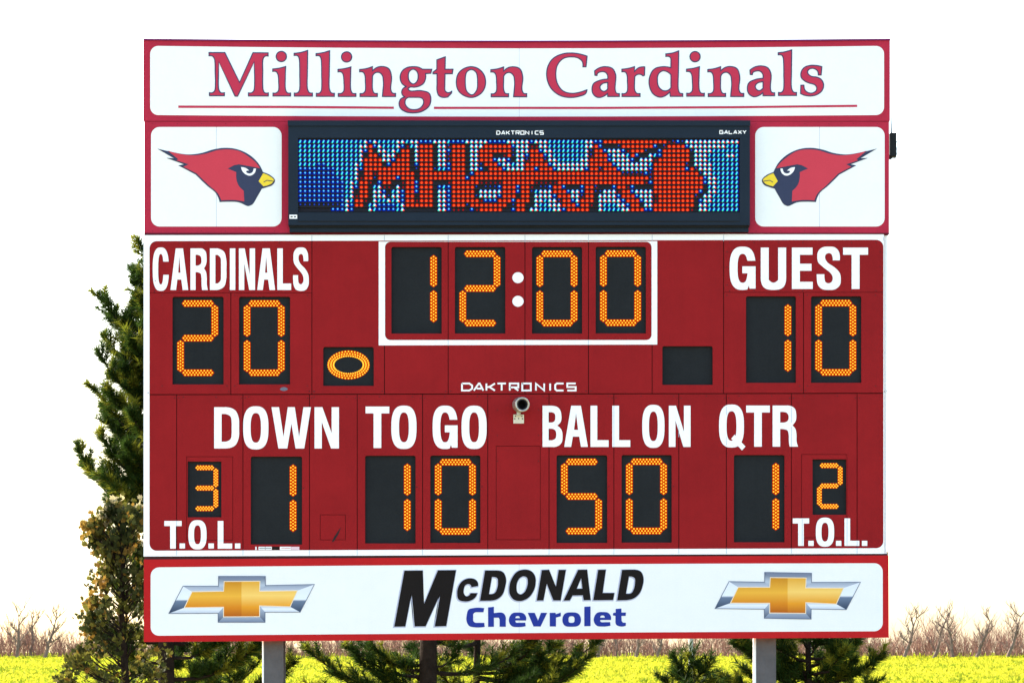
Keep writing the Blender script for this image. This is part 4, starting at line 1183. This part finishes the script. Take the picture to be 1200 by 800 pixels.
# the brush mass between and behind them
rs = random.Random(5)
segs = []
for k in range(3700):
    d_ = rs.uniform(151, 163)
    x = rs.uniform(-1, 1) * (d_ + 25) * .25
    px_ = x / (d_ + 25) * 4000 + 600
    hgt = rs.uniform(.35, 1.3) * rs.uniform(.6, 1.1) * (1.0 + .35 * math.sin(px_ * .05) * math.sin(px_ * .021 + 1))
    b0 = Vector((x, d_, gz(d_) - .05))
    out = []
    twigs(b0, hgt, rs.uniform(.018, .032), (rs.uniform(-.4, .4), rs.uniform(-.3, .3), 1), 2 if k % 3 else 1, out, rs)
    segs += out
V_, F_ = sticks_np(segs)
o = np_obj('brush', V_, F_, twig_m, None, kind='stuff'); o['label'] = 'low tangled leafless brownish brush along the far edge of the field'
# two thin poles
pole_m = mat('weathered_pole', (0.34, 0.33, 0.31), rough=.8, var=.2, scale=3)
for px_, wpx, lab in ((809.6, 5.5, 'thin grey pole standing in the field under the sign, left of the right steel post'), (948.5, 4.5, 'thin pale pole behind the dark pine right of the right steel post')):
    d_ = 60 if px_ < 900 else 70
    b0 = W(px_, 772, d_); b0.z = gz(d_)
    k_ = (D + d_) / D * S
    p = thing('field_pole', b0, lab, 'pole')
    mb = MB(); mb.tube([b0 + Vector((0, 0, -.2)), b0 + Vector((0, 0, 3.4)), b0 + Vector((0, 0, 6.4))], [wpx / 2 * k_, wpx / 2 * k_ * .95, wpx / 2 * k_ * .85], 10)
    mb.build('shaft', pole_m, p)
    mb = MB(); c_ = b0 + Vector((0, 0, 6.4)); mb.tube([c_, c_ + Vector((0, 0, .06))], [wpx / 2 * k_ * 1.1, wpx / 2 * k_ * .6], 10); mb.build('cap', pole_m, p)

# ================================================================== PINES
bark_m = mat('pine_bark', (0.012, 0.009, 0.007), rough=.95, spec=.02, col2=(0.035, 0.025, 0.018), scale=9, bump=.8, bscale=35)
need_ms = [mat('pine_needles', (0.012, 0.030, 0.007), rough=.6, spec=.08, transl=.4, col2=(0.045, 0.080, 0.010), scale=3),
           mat('pine_needles_fresh', (0.09, 0.12, 0.010), rough=.6, spec=.08, transl=.55, col2=(0.22, 0.21, 0.02), scale=3)]
def needle_shoot(p, d_, L, rs_np, V, nn, nl):
    """brush of needles round a shoot from p along d_"""
    d_ = np.array(d_); d_ /= np.linalg.norm(d_)
    a = np.cross(d_, (.31, .2, .93)); a /= np.linalg.norm(a); b = np.cross(d_, a)
    t = rs_np.random(nn); ph = rs_np.uniform(0, 2 * np.pi, nn)
    base = np.array(p) + np.outer(t * L, d_)
    rad = np.cos(ph)[:, None] * a + np.sin(ph)[:, None] * b
    dr = d_ * rs_np.uniform(.45, 1.1, nn)[:, None] + rad * rs_np.uniform(.4, 1.25, nn)[:, None]
    dr /= np.linalg.norm(dr, axis=1)[:, None]
    ln = nl * rs_np.uniform(.7, 1.15, nn)[:, None]
    sd = np.cross(dr, rs_np.normal(size=(nn, 3))); sd /= np.linalg.norm(sd, axis=1)[:, None] + 1e-9
    w_ = 0.0044
    tri = np.stack([base - sd * w_, base + sd * w_, base + dr * ln], axis=1)
    V.append(tri.reshape(-1, 3))
def pine(base, h, crown0, rmax, seed, label, trunk_r, nb=46, targets=(), dens=1.0, lean=0.0, droop=.15, tslope=.22):
    rs = random.Random(seed); rn = np.random.default_rng(seed)
    root = thing('pine_tree', base, label, 'tree', 'pines behind the scoreboard')
    b0 = Vector(base)
    pts = [b0 + Vector((lean * (i / 8) ** 2 + rs.uniform(-.02, .02), rs.uniform(-.02, .02), h * i / 8 - (.1 if i == 0 else 0))) for i in range(9)]
    mb = MB(); mb.tube(pts, [trunk_r * (1 - .9 * i / 8) for i in range(9)], 12); mb.build('trunk', bark_m, root, smooth=True)
    def axis(z):
        u_ = max(0, min(.999, z / h)) * 8; i = int(u_); return pts[i].lerp(pts[i + 1], u_ - i)
    br = []
    for k in range(nb):
        u_ = (k + rs.random()) / nb
        z = crown0 + (h * .97 - crown0) * u_
        az = k * 2.4 + rs.uniform(-.5, .5)
        reach = rmax * (1 - u_) ** .75 * rs.uniform(.65, 1.1) + .12
        br.append((z, Vector((math.cos(az), math.sin(az), 0)), reach, rs.uniform(.35, .8) * (0.25 + 1.3 * u_), None))
        if h > 6 and z < 2.95 and br[-1][1].y < -.25: br.pop()
    for tp in targets:
        t_ = Vector(tp); z = max(.4, t_.z - b0.z - abs(t_.x - b0.x) * tslope - .1); a = axis(z)
        dv = t_ - a; hv = Vector((dv.x, dv.y, 0))
        br.append((z, hv.normalized() if hv.length > 1e-3 else Vector((1, 0, 0)), hv.length, None, t_))
    for z, hd, reach, rise, tgt in br:
        a = axis(z)
        if tgt is None: tip = a + hd * reach + Vector((0, 0, reach * rise))
        else: tip = tgt
        n_ = 6
        P_ = []
        for i in range(n_ + 1):
            t = i / n_
            q = a.lerp(tip, t); q.z -= droop * reach * math.sin(math.pi * t) * .9
            q += Vector((rs.uniform(-.015, .015), rs.uniform(-.015, .015), rs.uniform(-.01, .01))) * (0 < i < n_)
            P_.append(q)
        mb = MB(); r0 = max(.006, .011 + reach * .013)
        mb.tube(P_, [r0 * (1 - .8 * i / n_) for i in range(n_ + 1)], 5, cap=False)
        V = []; fr = []
        nl = .100
        # side shoots from a third of the way out, and the leader
        ns = max(7, int(reach * 21 * dens))
        for s_ in range(ns):
            t = .22 + .78 * (s_ + rs.random()) / ns
            i = min(n_ - 1, int(t * n_)); q = P_[i].lerp(P_[i + 1], t * n_ - i)
            dd = (P_[i + 1] - P_[i]).normalized()
            sd = Vector((rs.uniform(-1, 1), rs.uniform(-1, 1), rs.uniform(-.3, .9)))
            d2 = (dd * .9 + sd * .8 + Vector((0, 0, .2))).normalized()
            L = rs.uniform(.08, .24) * (1.15 - t * .4)
            e = q + d2 * L
            mb.tube([q, e], [.004, .002], 3, cap=False)
            nn = int(38 * dens)
            needle_shoot(q + d2 * L * .25, d2, L * .85, rn, V, nn, nl); fr += [1 if rs.random() < .28 else 0] * nn
        dd = (P_[-1] - P_[-2]).normalized()
        needle_shoot(P_[-1] - dd * .1, dd, .16, rn, V, int(60 * dens), nl * .9); fr += [0] * int(60 * dens)
        bo = mb.build('branch', bark_m, root, origin=a)
        VV = np.concatenate(V)
        np_obj('needles', VV, np.arange(len(VV)).reshape(-1, 3), need_ms, bo, mi=fr, origin=tuple(a))
    return root
def at(px, d_): return ((px - 600) * S * (D + d_) / D, d_, 0.0)
tg = [W(x, y, 7.6 + dz) for x, y, dz in ((165, 287, 0), (160, 318, .3), (161, 348, -.2), (119, 349, .1), (131, 372, .4), (124, 398, 0), (120, 420, -.3), (113, 458, .1), (122, 486, .3),
                                      (118, 512, 0), (93, 531, -.1), (101, 547, .2), (150, 372, .2), (148, 420, .2), (146, 470, 0), (140, 500, .5), (128, 560, .1), (150, 590, .3), (155, 400, -.3), (158, 445, .2), (150, 540, -.2),
                                      (140, 440, .5), (136, 525, .4), (160, 500, .5), (160, 570, -.2), (158, 330, .1), (158, 365, .4))]
pine(at(196, 7.6), 6.15, 1.0, 1.05, 11, 'tall pine with trunk and dark crown left of and behind the scoreboard', .115, nb=105, targets=tg, dens=1.9, tslope=.75)
tg = [W(x, y, 8.5) for x, y in ((420, 772), (395, 790), (440, 760), (470, 778), (360, 762), (535, 765), (452, 796), (408, 758))]
pine(at(503, 8.5), 6.3, 1.35, 1.15, 12, 'thick trunked pine in the middle under the sign, left of the thinner one', .125, nb=52, targets=tg, dens=1.35)
tg = [W(x, y, 9.6) for x, y in ((640, 788), (668, 792), (612, 762), (650, 757), (690, 770), (632, 775), (598, 794), (700, 752))]
pine(at(560, 9.6), 5.6, 1.35, 1.2, 13, 'slim trunked pine in the middle under the sign, spreading to the right', .052, nb=50, targets=tg, dens=1.35)
tg = [W(x, y, 7.2) for x, y in ((874, 762), (880, 790), (985, 760), (998, 775), (975, 788), (900, 765), (925, 775), (866, 756), (960, 752), (940, 790))]
pine(at(948, 7.2), 4.6, .9, .72, 14, 'dense dark pine right of the right steel post', .05, nb=70, targets=tg, dens=1.7)
# small pine whose top shows between the posts
tg = [W(x, y, 10) for x, y in ((790, 774), (832, 778), (812, 768), (799, 790), (838, 792), (822, 786), (776, 796), (846, 799))]
pine(at(812, 10), 2.05, .7, .3, 15, 'low young pine whose tip shows in front of the field, below the thin pole', .03, nb=18, targets=tg, dens=1.35)
tg = [W(x, y, 9) for x, y in ((300, 758), (330, 792), (345, 775), (280, 790), (255, 770), (240, 790))]
pine(at(268, 9.5), 2.6, .6, .62, 16, 'young bushy pine between the leftmost trunk and the left steel post', .035, nb=30, targets=tg, dens=1.2)

# ================================================================== BROWN CEDAR
ced_ms = [mat('cedar_foliage_olive', (0.060, 0.065, 0.014), rough=.7, spec=.05, transl=.4, col2=(0.15, 0.135, 0.025), scale=5),
          mat('cedar_foliage_dark', (0.018, 0.028, 0.008), rough=.7, spec=.05, transl=.3, col2=(0.06, 0.065, 0.02), scale=5),
          mat('cedar_foliage_rust', (0.20, 0.10, 0.018), rough=.7, spec=.1, transl=.4, col2=(0.24, 0.16, 0.03), scale=5),
          mat('cedar_foliage_pale', (0.26, 0.24, 0.13), rough=.7, spec=.1, transl=.5, col2=(0.38, 0.33, 0.18), scale=5)]
rs = random.Random(31); rn = np.random.default_rng(31)
cb = Vector(at(150, 6.0))
root = thing('cedar_tree', cb, 'brownish olive ragged cedar at the left foot of the scoreboard', 'tree')
mb = MB(); top = W(146, 600, 6.0)
mb.tube([cb, cb.lerp(top, .4) + Vector((.03, 0, 0)), cb.lerp(top, .75) + Vector((-.04, 0, 0)), top], [.06, .045, .028, .008], 8); mb.build('trunk', bark_m, root)
prof = [(590, 128, 176), (604, 118, 180), (620, 97, 182), (640, 104, 184), (665, 118, 186), (690, 103, 188), (712, 97, 190), (735, 99, 194), (755, 94, 200), (775, 80, 205), (795, 70, 212), (860, 62, 220), (960, 66, 222), (1010, 90, 205)]
def span(py):
    for (a, l0, r0), (b, l1, r1) in zip(prof, prof[1:]):
        if py <= b:
            t = max(0, (py - a) / (b - a)); return l0 + (l1 - l0) * t, r0 + (r1 - r0) * t
    return 90, 205
V = []; MI = []
mb = MB()
ncl = 285
for c in range(ncl):
    py = 596 + 400 * (c / ncl) ** 1.25 + rs.uniform(-5, 5)
    l_, r_ = span(py)
    edge = rs.random() < .38
    px_ = l_ + 5 + rs.uniform(0, 8) if edge else rs.uniform(l_ + 5, r_ - 3)
    half = (r_ - l_) / 2 * S
    dep = 6.0 + rs.uniform(-1, 1) * half * (0.35 if edge else .95)
    q = W(px_, py, dep)
    ctr = cb.lerp(top, min(1, max(0, (q.z - .25) / top.z)))
    mb.tube([ctr, ctr.lerp(q, .6) + Vector((0, 0, -.03)), q], [.008, .005, .002], 3, cap=False)
    outd = (q - ctr); outd.z += .25; outd.normalize()
    nsp = rs.randint(14, 24)
    kind = rs.choices((0, 1, 2, 3), (.46, .44, .05, .05))[0]
    for s_ in range(nsp):
        d_ = (outd + Vector((rs.uniform(-1, 1), rs.uniform(-1, 1), rs.uniform(-.6, .9))) * .9).normalized()
        q0 = q + Vector((rs.gauss(0, .042), rs.gauss(0, .042), rs.gauss(0, .042)))
        L = rs.uniform(.028, .066)
        # a flat fan spray: five pointed lobes
        nrm = Vector((rs.uniform(-1, 1), rs.uniform(-1, 1), rs.uniform(-1, 1))).normalized()
        sd = d_.cross(nrm)
        if sd.length < 1e-3: continue
        sd.normalize()
        kk = kind if rs.random() < .8 else rs.randint(0, 2)
        for an, ll in ((-1.0, .6), (-.5, .85), (0, 1), (.5, .85), (1.0, .6)):
            e = q0 + (d_ * math.cos(an) + sd * math.sin(an)) * L * ll
            wv = (sd * math.cos(an) - d_ * math.sin(an)) * L * .17
            m_ = q0.lerp(e, .6)
            V += [q0, m_ + wv, e, q0, e, m_ - wv]; MI += [kk, kk]
mb.build('twigs', bark_m, root)
VV = np.array([tuple(p) for p in V])
np_obj('foliage', VV, np.arange(len(VV)).reshape(-1, 3), ced_ms, root, mi=MI, origin=tuple(cb))
